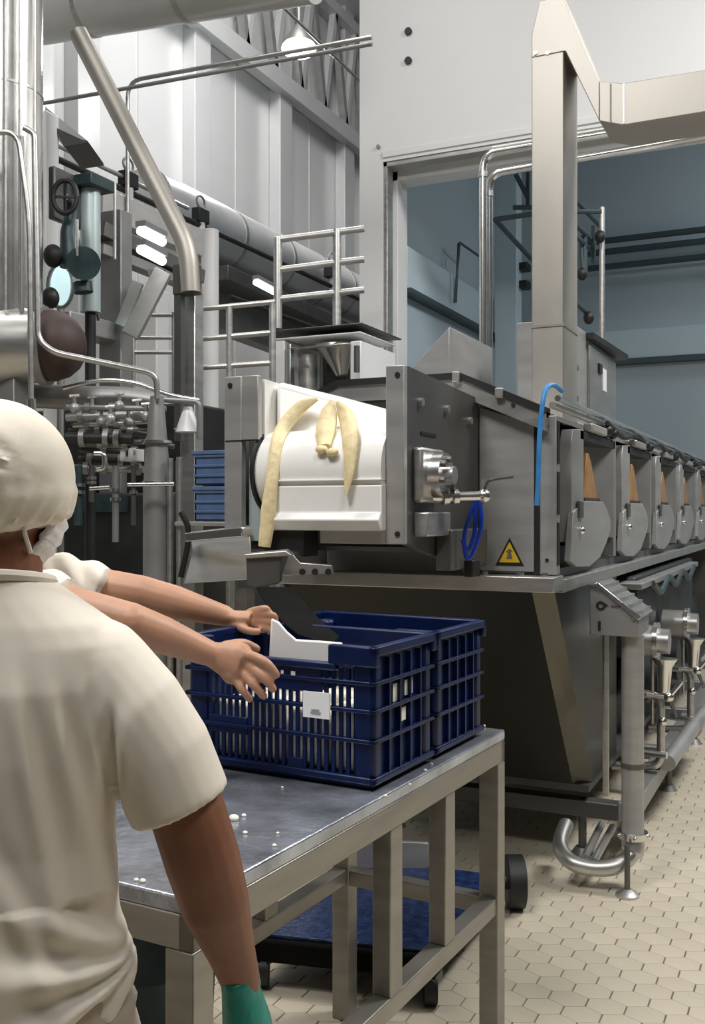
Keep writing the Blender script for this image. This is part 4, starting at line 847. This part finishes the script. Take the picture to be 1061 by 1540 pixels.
# crates
def crate(name, label, y0, tagged):
    W_, D_, H_ = 0.50, 0.300, 0.31; x0 = TWD - 0.03 - W_; z0 = 0.901
    o0 = TM @ Vector((x0 + W_ / 2, y0 + D_ / 2, z0))
    t = thing(name, label, 'crate', o0, trot, 'blue crates on the steel table')
    def bx(*bs):
        m = MB()
        for a, b in bs: m.box((x0 + a[0], y0 + a[1], z0 + a[2]), (x0 + b[0], y0 + b[1], z0 + b[2]))
        return L(m)
    for cx, cy in ((0, 0), (W_ - 0.055, 0), (0, D_ - 0.045), (W_ - 0.055, D_ - 0.045)):
        obj('corner_post', bx(((cx, cy, 0.015), (cx + 0.055, cy + 0.045, H_ - 0.02))), 'blue_crate', t, 0.012)
    obj('base', bx(((0.01, 0.01, 0), (W_ - 0.01, D_ - 0.01, 0.02))), 'blue_crate', t, 0.004)
    e = 0.006
    obj('base_rim', bx(((-e, -e, 0.012), (W_ + e, 0.012, 0.028)), ((-e, D_ - 0.012, 0.012), (W_ + e, D_ + e, 0.028)), ((-e, -e, 0.012), (0.012, D_ + e, 0.028)), ((W_ - 0.012, -e, 0.012), (W_ + e, D_ + e, 0.028))), 'blue_crate', t, 0.004)
    for z in (0.10, 0.165, 0.225):
        obj('rib', bx(((-e, -e, z), (W_ + e, 0.01, z + 0.009)), ((-e, D_ - 0.01, z), (W_ + e, D_ + e, z + 0.009)), ((-e, -e, z), (0.01, D_ + e, z + 0.009)), ((W_ - 0.01, -e, z), (W_ + e, D_ + e, z + 0.009))), 'blue_crate', t, 0.002)
    # rim dips at the long sides
    obj('rim', bx(((-0.01, -0.01, H_ - 0.045), (0.07, 0.012, H_)), ((W_ - 0.11, -0.01, H_ - 0.045), (W_ + 0.01, 0.012, H_)), ((0.05, -0.01, H_ - 0.058), (W_ - 0.09, 0.012, H_ - 0.04)),
                  ((-0.01, D_ - 0.012, H_ - 0.045), (W_ + 0.01, D_ + 0.01, H_)), ((-0.01, -0.01, H_ - 0.022), (0.012, D_ + 0.01, H_)), ((W_ - 0.012, -0.01, H_ - 0.022), (W_ + 0.01, D_ + 0.01, H_))), 'blue_crate', t, 0.005)
    # front and back: vertical bars, two rows of solid panels
    n = 21
    for yy in (0.001, D_ - 0.007):
        g = MB()
        for i in range(n):
            x = 0.055 + (W_ - 0.11) * (i + 0.5) / n
            g.box((x0 + x - 0.0045, y0 + yy, z0 + 0.02), (x0 + x + 0.0045, y0 + yy + 0.006, z0 + H_ - 0.05))
        obj('grille', L(g), 'blue_crate', t)['kind'] = 'stuff'
    for a_, b_ in (((0.20, -0.002, 0.20), (0.37, 0.008, H_ - 0.045)), ((0.20, D_ - 0.008, 0.20), (0.37, D_ + 0.002, H_ - 0.045))): obj('hand_panel', bx((a_, b_)), 'blue_crate', t, 0.003)
    for a_, b_ in (((0.06, -0.001, 0.085), (0.17, 0.006, 0.125)), ((0.28, -0.001, 0.02), (0.32, 0.006, 0.05))): obj('low_panel', bx((a_, b_)), 'blue_crate', t, 0.002)
    for a_, b_ in (((0.006, 0.04, 0.02), (0.012, D_ - 0.04, H_ - 0.02)), ((W_ - 0.012, 0.04, 0.02), (W_ - 0.006, D_ - 0.04, H_ - 0.02))): obj('side_panel', bx((a_, b_)), 'blue_crate', t)
    for k in range(4):
        yy = 0.07 + k * (D_ - 0.14) / 3
        obj('side_rib', bx(((W_ - 0.008, yy - 0.003, 0.02), (W_ + e * 0.7, yy + 0.003, H_ - 0.03))), 'blue_crate', t)
    if tagged:
        for (ya, yb_, za, zb_) in ((0.10, 0.135, 0.175, 0.215), (0.16, 0.20, 0.18, 0.215), (0.13, 0.165, 0.125, 0.155)):
            obj('side_slot', bx(((W_ - 0.0055, ya, za), (W_ - 0.004, yb_, zb_))), 'curd', t)
        c = P(471, 1070, Y=1); lc = TM.inverted() @ P(471, 1070, d=2.18)
        lx = lc.x - x0
        pp = obj('paper_tag', bx(((lx - 0.034, -0.012, 0.146), (lx + 0.034, -0.0075, 0.203))), 'paper', t); pp['label'] = 'white paper tag'
        obj('tag_writing', bx(((lx - 0.014, -0.0135, 0.156), (lx + 0.012, -0.0118, 0.160)), ((lx - 0.012, -0.0135, 0.163), (lx + 0.008, -0.0118, 0.1655))), 'ink', pp)
        obj('print_mark', bx(((0.265, -0.0035, 0.235), (0.272, -0.0018, 0.243)), ((0.292, -0.0035, 0.233), (0.303, -0.0018, 0.243))), 'curd', t)
    return t, x0, z0
ct1, cx0, cz0 = crate('blue_crate', 'blue slotted plastic crate with white tag, nearest on the table', 0.66, True)
crate('blue_crate', 'plain blue crate at the far end of the table', 0.985, False)
# curd blocks inside the front crate
bi = 0
for i in range(4):
    for j in range(2):
        m = MB().box((cx0 + 0.035 + i * 0.112, 0.70 + j * 0.115, cz0 + 0.021), (cx0 + 0.135 + i * 0.112, 0.80 + j * 0.115, cz0 + 0.15 + 0.02 * ((i + j) % 2)))
        o = obj('cheese_block', L(m), 'curd', bevel=0.012)
        tag(o, 'white curd block lying in the front blue crate', 'cheese block', 'curd blocks in the front crate')
lin = [(404, 1001), (408, 930), (420, 936), (432, 950), (446, 962), (480, 964), (516, 967), (514, 982), (497, 1001), (450, 1001)]
tag(obj('white_board', MB().extrude([P(x, y, d=2.30) for x, y in lin], FW * 0.012), 'white_plastic', bevel=0.004), 'white plastic board sticking up in the front crate', 'board')

# dolly under the table
dn = P(395, 1470, Z=0); 
dl = thing('wheeled_dolly', 'low dark blue wheeled dolly on the floor beyond the table', 'dolly', P(520, 1400, Z=0), trot)
q = [P(372, 1412, Z=0.16), P(655, 1440, Z=0.16), P(758, 1318, Z=0.16), P(545, 1290, Z=0.16)]
obj('deck', MB().extrude([p - UP * 0.07 for p in q], (0, 0, 0.07)), 'black_rubber', dl, 0.008)
cq = (q[0] + q[1] + q[2] + q[3]) / 4
obj('mat', MB().extrude([cq + (p - cq) * 0.94 for p in q], (0, 0, 0.012)), 'blue_tray', dl, 0.003)
for p in q:
    w_ = cq + (p - cq) * 0.9; w_.z = 0.05
    wh = obj('caster', MB().cyl(w_ - RT * 0.02, w_ + RT * 0.02, 0.05, seg=20), 'black', dl)
    obj('fork', MB().box((w_.x - 0.03, w_.y - 0.03, 0.075), (w_.x + 0.03, w_.y + 0.03, 0.1)), 'steel_dark', wh)
c = P(585, 1300, d=3.75)
t = thing('steel_tray', 'grey steel tray standing on the dolly', 'tray', c)
q = [P(525, 1262, d=3.72), P(645, 1268, d=3.72), P(645, 1312, d=3.72), P(525, 1308, d=3.72)]
obj('front', MB().extrude(q, FW * 0.02), 'steel_satin', t, 0.003)
obj('lip', MB().beam(q[3] - FW * 0.03, q[2] - FW * 0.03, 0.05, 0.012), 'steel_bright', t)
obj('bottom', MB().extrude([q[3], q[2], q[2] + FW * 0.25, q[3] + FW * 0.25], (0, 0, 0.01)), 'steel_satin', t)
q = P(775, 1365, Z=0); cc = q + UP * 0.1
bw = obj('wheel', MB().tube([cc - RT * 0.035, cc - RT * 0.03, cc + RT * 0.03, cc + RT * 0.035], [0.085, 0.098, 0.098, 0.085], 28), 'black', dl)
obj('hub', MB().cyl(cc - RT * 0.04, cc + RT * 0.04, 0.03, seg=14), 'steel_dark', bw)
obj('axle', MB().beam(q + UP * 0.1, cq + UP * -0.04, 0.03, 0.03), 'steel_dark', dl)
q = P(224, 1400, d=1.95); t = thing('teal_bucket', 'dark teal bin below the near end of the table', 'bin', Vector((q.x, q.y, 0)))
obj('shell', MB().tube([Vector((q.x, q.y, 0.0)), Vector((q.x, q.y, 0.62))], [0.10, 0.13], 24), 'teal_machine', t)
obj('rim', MB().tube([Vector((q.x, q.y, 0.61)), Vector((q.x, q.y, 0.635))], 0.136, 24), 'teal_machine', t)

# ================================================================== PEOPLE
def remesh(mb, voxel, smooth_it, name):
    me = bpy.data.meshes.new(name + '_src'); me.from_pydata([tuple(v) for v in mb.v], [], mb.f)
    o = bpy.data.objects.new(name + '_src', me); COL.objects.link(o)
    r = o.modifiers.new('r', 'REMESH'); r.mode = 'VOXEL'; r.voxel_size = voxel; r.use_smooth_shade = True
    if smooth_it: s = o.modifiers.new('s', 'SMOOTH'); s.factor = 0.5; s.iterations = smooth_it
    dg = bpy.context.evaluated_depsgraph_get(); dg.update()
    out = bpy.data.meshes.new_from_object(o.evaluated_get(dg)); out.name = name
    bpy.data.objects.remove(o); bpy.data.meshes.remove(me)
    return out
def shift_mesh(me, loc, fn=None):
    n = len(me.vertices); co = np.empty(n * 3); me.vertices.foreach_get('co', co); co = co.reshape(-1, 3)
    if fn:
        nn = np.empty(n * 3); me.vertex_normals.foreach_get('vector', nn); co = fn(co, nn.reshape(-1, 3))
    co = co - np.array(loc); me.vertices.foreach_set('co', co.ravel()); me.update()
def finger(mb, pts, r0, r1):
    q = curve(pts, 4); n = len(q); mb.tube(q, [r0 + (r1 - r0) * i / (n - 1) for i in range(n)], 10); mb.ball(q[-1], r1, seg=10, rings=6); mb.ball(q[0], r0, seg=10, rings=6)
def ring(W, cx, cy, z, rx, ry, n=28, p=2.3):
    out = []
    for k in range(n):
        a = 2 * math.pi * k / n; c, s = math.cos(a), math.sin(a)
        out.append(W(cx + rx * math.copysign(abs(c) ** (2 / p), c), cy + ry * math.copysign(abs(s) ** (2 / p), s), z))
    return out

def humanoid(name, label, base, W, headyaw, arms, sleeves, hands, skin, hem_z=0.86, folds=None, headpos=(0, 0.012, 1.545), lean=0.0, headpitch=0.0, hipw=0.185):
    """W maps body coordinates (x right, y forward, z up) into the world"""
    hx, hy, hz = headpos
    body = MB()
    tors = [(0.0, 0.0, 0.80, 0.16, 0.115), (0.0, 0.0, 0.92, 0.165, 0.115), (0, 0, 1.05, 0.145, 0.10), (0, lean * .4, 1.2, 0.16, 0.105), (0, lean * .8, 1.29, 0.15, 0.09), (0, lean, 1.345, 0.10, 0.065), (hx * .5, lean + hy * .5, 1.41, 0.066, 0.066)]
    body.loft([ring(W, *r) for r in tors])
    body.tube([W(hx * .4, lean + hy * .4, 1.34), W(hx * .6, hy * .6 + lean, 1.42), W(hx * .9, hy * .9 + lean, 1.49)], [0.075, 0.064, 0.06], 18)
    cyw, syw = math.cos(headyaw), math.sin(headyaw)
    cpt, spt = math.cos(headpitch), math.sin(headpitch)
    def HD(x, y, z):
        y, z = y * cpt + z * spt, z * cpt - y * spt
        return W(hx + x * cyw + y * syw, hy + lean - x * syw + y * cyw, hz + z)     # x right, y out of the face
    hb_ = MB().ball((0, 0, 0), 0.078, 0.096, 0.105, 24, 16)
    hb_.ball((0, 0.03, -0.045), 0.058, 0.066, 0.07, 18, 12)                # jaw
    hb_.tube([(0, 0.088, 0.02), (0, 0.108, -0.02), (0, 0.100, -0.032)], [0.010, 0.016, 0.012], 10)   # nose
    hb_.ball((0.074, -0.005, -0.018), 0.010, 0.020, 0.028, 12, 8); hb_.ball((-0.074, -0.005, -0.018), 0.010, 0.020, 0.028, 12, 8)   # ears
    hb_.ball((0, 0.085, 0.03), 0.05, 0.016, 0.012, 14, 8)                 # brow
    hb_.tube([(-0.022, 0.086, -0.062), (0, 0.094, -0.062), (0.022, 0.086, -0.062)], [0.007, 0.010, 0.007], 8)   # lips
    body.add([HD(*v) for v in hb_.v], hb_.f)
    for ch in arms: body.tube([Vector(c[:3]) for c in ch], [c[3] for c in ch], 16); [body.ball(Vector(c[:3]), c[3], seg=14, rings=8) for c in ch]
    for s in (-1, 1):
        lg = [(s * 0.095, 0, 0.86, 0.095), (s * 0.10, 0.01, 0.62, 0.078), (s * 0.10, 0.015, 0.48, 0.060), (s * 0.10, 0, 0.30, 0.055), (s * 0.10, -0.01, 0.10, 0.040)]
        body.tube([W(*c[:3]) for c in lg], [c[3] for c in lg], 16)
        body.tube([W(s * 0.10, -0.04, 0.045), W(s * 0.105, 0.06, 0.045), W(s * 0.11, 0.17, 0.03)], [0.035, 0.042, 0.026], 12)
    if hands: hands(body)
    me = remesh(body, 0.0045, 3, 'person_body'); shift_mesh(me, base)
    o = obj(name, me, skin, None, smooth=0, origin=Vector(base)); me.shade_smooth(); tag(o, label, 'person')
    # shirt
    sh = MB()
    tors = [(0.0, 0.0, hem_z - 0.02, hipw + 0.012, 0.135), (0.0, 0.0, hem_z + 0.02, hipw + 0.016, 0.14), (0, 0, hem_z + 0.08, hipw - 0.006, 0.125), (0, 0, 1.06, 0.170, 0.118), (0, lean * .4, 1.18, 0.178, 0.122), (0, lean * .8, 1.27, 0.188, 0.118), (0, lean, 1.325, 0.19, 0.102), (0, lean, 1.352, 0.168, 0.094), (0, lean + hy * .2, 1.38, 0.125, 0.086), (hx * .3, lean + hy * .4, 1.402, 0.088, 0.079), (hx * .3, lean + hy * .4, 1.414, 0.078, 0.074)]
    sh.loft([ring(W, *r) for r in tors])
    for ch in sleeves:
        sh.tube([Vector(c[:3]) for c in ch], [c[3] for c in ch], 22); sh.ball(Vector(ch[0][:3]), ch[0][3], seg=18, rings=10)
    me = remesh(sh, 0.005, 5, 'shirt')
    shift_mesh(me, base, folds)
    s = obj('shirt', me, 'cloth', o, smooth=0); me.shade_smooth()
    obj('collar', MB().tube([W(hx * .4 + 0.079 * math.cos(a), lean + hy * .45 + 0.076 * math.sin(a), 1.408 - 0.012 * math.sin(a)) for a in np.linspace(0, 2 * math.pi, 25)], 0.008, 8), 'cloth', s)
    # trousers
    tr_ = MB()
    tr_.loft([ring(W, 0, 0, 0.70, 0.17, 0.13), ring(W, 0, 0, 0.80, 0.195, 0.138), ring(W, 0, 0, hem_z + 0.02, hipw, 0.125)])
    for k in (-1, 1): tr_.tube([W(k * 0.095, 0, 0.84), W(k * 0.10, 0.01, 0.5), W(k * 0.105, 0, 0.06)], [0.112, 0.095, 0.085], 18)
    me = remesh(tr_, 0.012, 4, 'trousers'); shift_mesh(me, base, lambda co, nn: co + nn * (0.006 * np.sin(co[:, 2:3] * 60 + co[:, :1] * 30)))
    obj('trousers', me, 'trousers', o, smooth=0); me.shade_smooth()
    for k in (-1, 1):
        obj('shoe', MB().loft([ring(W, k * 0.108, 0.06, 0.0, 0.052, 0.145, 20), ring(W, k * 0.108, 0.06, 0.03, 0.054, 0.147, 20), ring(W, k * 0.106, 0.04, 0.07, 0.045, 0.115, 20), ring(W, k * 0.103, -0.01, 0.11, 0.046, 0.06, 20)]), 'shoe', o)
    # cap: bouffant, rim tilted up to the face, gathered
    cb = MB().ball((0, -0.006, 0.006), 0.093, 0.111, 0.108, 72, 44)
    out = []
    for v in cb.v:
        a = math.atan2(v.y, v.x); rimz = -0.060 + 0.058 * (v.y / 0.112)
        dq = Vector((v.x - 0.055, v.y + 0.075, v.z - 0.005)); pq = math.atan2(dq.z, dq.x - dq.y)
        g = 1.0 + 0.05 * math.sin(a * 19 + 2 * math.sin(a * 3)) * max(0, 1 - abs(v.z - rimz) / 0.06) + 0.016 * math.sin(a * 5 + v.z * 40) + 0.05 * math.sin(pq * 5 + 1) * min(1.0, dq.length / 0.035) * math.exp(-(dq.length / 0.05) ** 2)
        x, y, z = v.x * g, v.y * g, v.z
        if z < rimz:
            k = min(1.0, (rimz - z) / 0.06); z = rimz - 0.012 * k * (1 - k) * 4; kk = 1 - 0.22 * k; x *= kk; y *= kk
        elif z < rimz + 0.05: x *= 1.035; y *= 1.035
        out.append(HD(x, y, z))
    obj('cap', MB().add(out, cb.f), 'cap', o, smooth=60)
    # mask: pleated patch over nose and chin with ear loops
    mv = []; mf = []; nu, nv = 17, 13
    for j in range(nv):
        for i in range(nu):
            u = -1.12 + 2.24 * i / (nu - 1); v_ = j / (nv - 1); z = 0.0 - 0.098 * v_
            bul = 0.016 * math.cos(u * 1.1) * math.sin(math.pi * min(1, v_ * 0.9 + 0.1)) + 0.0025 * math.sin(v_ * 30)
            rx, ry = 0.083 - 0.022 * v_ + bul, 0.103 - 0.012 * v_ + bul
            mv.append((math.sin(u) * rx, math.cos(u) * ry, z))
    for j in range(nv - 1):
        for i in range(nu - 1): a = j * nu + i; mf.append((a, a + 1, a + nu + 1, a + nu))
    mk = obj('mask', MB().add([HD(*v) for v in mv], mf), 'mask', o, smooth=60)
    sd = mk.modifiers.new('solid', 'SOLIDIFY'); sd.thickness = 0.004
    for k in (-1, 1):
        obj('ear_loop', MB().tube([HD(*p) for p in curve([(k * 0.076, 0.040, -0.01), (k * 0.081, 0.012, 0.0), (k * 0.080, 0.0, -0.03), (k * 0.072, 0.008, -0.06), (k * 0.064, 0.036, -0.085)], 5)], 0.003, 6), 'mask', mk)
        obj('eye', MB().ball(HD(k * 0.032, 0.086, 0.012), 0.012, seg=12, rings=8), 'eye', o)
    return o, HD

# --- worker seen from behind
D1 = 1.35; LAT1 = (-20 - CX) / F * D1
base1 = CP(D1, LAT1, 0)
def W1(x, y, z): return CP(D1 + y, LAT1 + x, z)
R1 = [(*W1(0.150, 0, 1.27), 0.045), (*W1(0.232, 0.0, 1.18), 0.05), (*W1(0.272, 0.006, 1.09), 0.052), (*W1(0.290, 0.015, 1.025), 0.052), (*W1(0.305, 0.03, 0.96), 0.048), (*W1(0.325, 0.055, 0.88), 0.034), (*W1(0.337, 0.07, 0.83), 0.028)]
L1 = [(*W1(-0.150, 0, 1.27), 0.045), (*W1(-0.25, 0.0, 1.13), 0.052), (*W1(-0.275, 0.01, 1.03), 0.050), (*W1(-0.285, 0.07, 0.93), 0.043), (*W1(-0.29, 0.12, 0.83), 0.028)]
S1 = [[(*W1(0.150, 0, 1.285), 0.072), (*W1(0.192, 0, 1.23), 0.077), (*W1(0.232, 0.004, 1.17), 0.074), (*W1(0.262, 0.008, 1.10), 0.070)],
      [(*W1(-0.150, 0, 1.285), 0.072), (*W1(-0.205, 0, 1.22), 0.076), (*W1(-0.258, 0.008, 1.10), 0.070)]]
def hand_local(mb, wrist, dirv, palmn, sgn, sc=1.0):
    """relaxed open hand: dirv along fingers, palmn palm normal, sgn side of the thumb"""
    d_ = dirv.normalized(); n_ = palmn.normalized(); s_ = d_.cross(n_).normalized() * sgn
    mb.tube([wrist, wrist + d_ * 0.04 * sc, wrist + d_ * 0.085 * sc], [0.028 * sc, 0.038 * sc, 0.037 * sc], 14, flat=0.5, up=n_)
    for i, (o_, ln) in enumerate(((0.028, 0.075), (0.010, 0.085), (-0.010, 0.078), (-0.027, 0.062))):
        p0 = wrist + d_ * 0.082 * sc + s_ * o_ * sc; c = 0.35 + 0.1 * i
        p1 = p0 + (d_ + n_ * c * 0.5).normalized() * ln * 0.45 * sc; p2 = p1 + (d_ + n_ * c * 1.5).normalized() * ln * 0.35 * sc; p3 = p2 + (d_ + n_ * c * 2.6).normalized() * ln * 0.25 * sc
        finger(mb, [p0, p1, p2, p3], 0.0098 * sc, 0.0078 * sc)
    p0 = wrist + d_ * 0.03 * sc + s_ * 0.028 * sc; finger(mb, [p0, p0 + (d_ * 0.5 + s_ * 0.8).normalized() * 0.035 * sc, p0 + (d_ + s_ * 0.7 + n_ * 0.4).normalized() * 0.068 * sc], 0.0125 * sc, 0.009 * sc)
def hands1(mb):
    hand_local(mb, W1(-0.29, 0.12, 0.83), W1(-0.292, 0.18, 0.70) - W1(-0.29, 0.12, 0.83), RT, 1)
    hand_local(mb, W1(0.337, 0.07, 0.83), W1(0.348, 0.10, 0.70) - W1(0.337, 0.07, 0.83), -RT, 1)
def folds1(co, nn):
    loc = co - np.array(CAM); x = loc @ np.array(RT) - LAT1; y = loc @ np.array(FW) - D1; z = co[:, 2]
    back = 1 / (1 + np.exp((y - 0.0) / 0.02)); dsp = np.zeros(len(co))
    for x0, z0, s, A, wd, za, zb_ in ((0.075, 1.26, 0.17, 0.007, 0.012, 0.95, 1.27), (0.12, 1.24, 0.20, 0.006, 0.010, 1.0, 1.25), (0.155, 1.22, 0.10, 0.006, 0.009, 1.0, 1.24), (0.0, 1.15, 0.25, 0.006, 0.018, 0.9, 1.15), (0.05, 1.05, 0.45, 0.007, 0.015, 0.9, 1.06), (-0.06, 1.2, 0.1, 0.005, 0.02, 0.95, 1.25)):
        cx_ = x0 + s * (z0 - z); win = 1 / (1 + np.exp(-(z - za) / 0.02)) / (1 + np.exp((z - zb_) / 0.02))
        dsp += A * (np.exp(-((x - cx_) / wd) ** 2) - 0.7 * np.exp(-((x - cx_ - 1.7 * wd) / wd) ** 2)) * win
    dx, dz = x - 0.215, z - 0.905; r = np.hypot(dx, dz); ph = np.arctan2(dz, -dx)
    dsp += 0.009 * np.sin(ph * 11 + 0.6) * np.exp(-((r - 0.10) / 0.09) ** 2) * (z < 1.0)
    sw = 1 / (1 + np.exp(-(z - 1.11) / 0.012)) / (1 + np.exp((z - 1.235) / 0.012))
    xc = 0.187 - (1.25 - z) * 0.06
    dsp += sw * (-0.012 * np.exp(-((x - xc) / 0.008) ** 2) + 0.006 * np.exp(-((x - xc - 0.02) / 0.012) ** 2) + 0.004 * np.exp(-((x - xc + 0.02) / 0.012) ** 2))
    dsp += 0.003 * np.sin(z * 45 + x * 25) * (z < 1.0)
    return co + nn * (dsp * back)[:, None]
p1, HD1 = humanoid('person', 'worker seen from behind in cream shirt and cap with teal glove', base1, W1, math.radians(33), [R1, L1], S1, hands1, 'skin_dark', hem_z=0.865, folds=folds1, headpos=(0.012, 0.012, 1.538), headpitch=math.radians(22))
gm = MB(); wv = W1(0.332, 0.065, 0.845); dv = (W1(0.352, 0.10, 0.70) - wv).normalized()
gm.tube([wv - dv * 0.005, wv + dv * 0.02, wv + dv * 0.05, wv + dv * 0.09, wv + dv * 0.125], [0.034, 0.036, 0.042, 0.050, 0.046], 20, flat=0.72, up=RT); 
hand_local(gm, W1(0.337, 0.07, 0.83), dv, -RT, 1, 1.22)
me = remesh(gm, 0.0045, 3, 'glove'); shift_mesh(me, base1); obj('glove', me, 'glove', p1, smooth=0); me.shade_smooth()

# --- worker reaching over the crate, mostly hidden
D2 = 2.36; LAT2 = (-20 - CX) / F * D2
base2 = CP(D2, LAT2, 0); F2 = (RT * 0.96 + FW * 0.28).normalized(); R2 = Vector((F2.y, -F2.x, 0))
def W2(x, y, z): return base2 + R2 * x + F2 * y + UP * z
shF = W2(-0.165, 0.05, 1.345); shN = W2(0.165, 0.05, 1.325)
elF = P(212, 893, d=2.52); wrF = P(338, 926, d=2.56); elN = P(196, 936, d=2.12); wrN = P(318, 984, d=2.19)
AF = [(*shF, 0.055), (*(shF.lerp(elF, 0.55)), 0.05), (*elF, 0.047), (*(elF.lerp(wrF, 0.4)), 0.044), (*wrF, 0.027)]
AN = [(*shN, 0.055), (*(shN.lerp(elN, 0.55)), 0.047), (*elN, 0.043), (*(elN.lerp(wrN, 0.4)), 0.041), (*wrN, 0.028)]
sF = P(160, 886, d=2.5)
S2 = [[(*shF, 0.075), (*shF.lerp(sF, 0.5), 0.070), (*sF, 0.058)], [(*shN, 0.072), (*shN.lerp(elN, 0.5), 0.066)]]
def hands2(mb):
    d0 = 2.185
    mb.tube([wrN, P(342, 992, d=d0), P(366, 1000, d=d0 - 0.01)], [0.028, 0.040, 0.041], 16, flat=0.62, up=FW)
    mb.ball(P(362, 985, d=d0), 0.028); mb.ball(P(350, 1012, d=d0), 0.026)
    finger(mb, [P(370, 984, d=2.175), P(392, 992, d=2.15), P(405, 1001, d=2.145), P(416, 1015, d=2.15)], 0.0125, 0.0095)
    finger(mb, [P(372, 998, d=2.175), P(388, 1012, d=2.15), P(401, 1023, d=2.145), P(411, 1036, d=2.15)], 0.0125, 0.0095)
    finger(mb, [P(364, 1010, d=2.175), P(378, 1026, d=2.15), P(388, 1037, d=2.15), P(397, 1047, d=2.155)], 0.0118, 0.009)
    finger(mb, [P(352, 1018, d=2.175), P(362, 1034, d=2.16), P(370, 1044, d=2.16), P(376, 1052, d=2.165)], 0.0105, 0.0085)
    finger(mb, [P(340, 972, d=2.20), P(366, 968, d=2.23), P(386, 976, d=2.25)], 0.0135, 0.0105)
    d0 = 2.57
    mb.tube([wrF, P(358, 930, d=d0), P(378, 930, d=d0)], [0.027, 0.037, 0.036], 16, flat=0.55, up=UP)
    for i, (y0, y1, x1) in enumerate(((920, 916, 402), (926, 926, 412), (933, 938, 414), (939, 950, 410))):
        finger(mb, [P(378, y0, d=d0), P(394, (y0 + y1) / 2 - 2, d=d0 - 0.02), P(x1, y1, d=d0 - 0.02), P(x1 + 3, y1 + 9, d=d0 - 0.01)], 0.0115, 0.0085)
    finger(mb, [P(352, 938, d=d0 - 0.02), P(372, 948, d=d0 - 0.04), P(388, 950, d=d0 - 0.04)], 0.0125, 0.0095)
def folds2(co, nn): return co + nn * (0.005 * np.sin(co[:, 0] * 90 + co[:, 2] * 70 + co[:, 1] * 40))[:, None]
p2, HD2 = humanoid('person', 'worker mostly hidden behind, both bare forearms reaching into the blue crate', base2, W2, math.radians(0), [AF, AN], S2, hands2, 'skin_light', folds=folds2, headpos=(0, 0.05, 1.50))
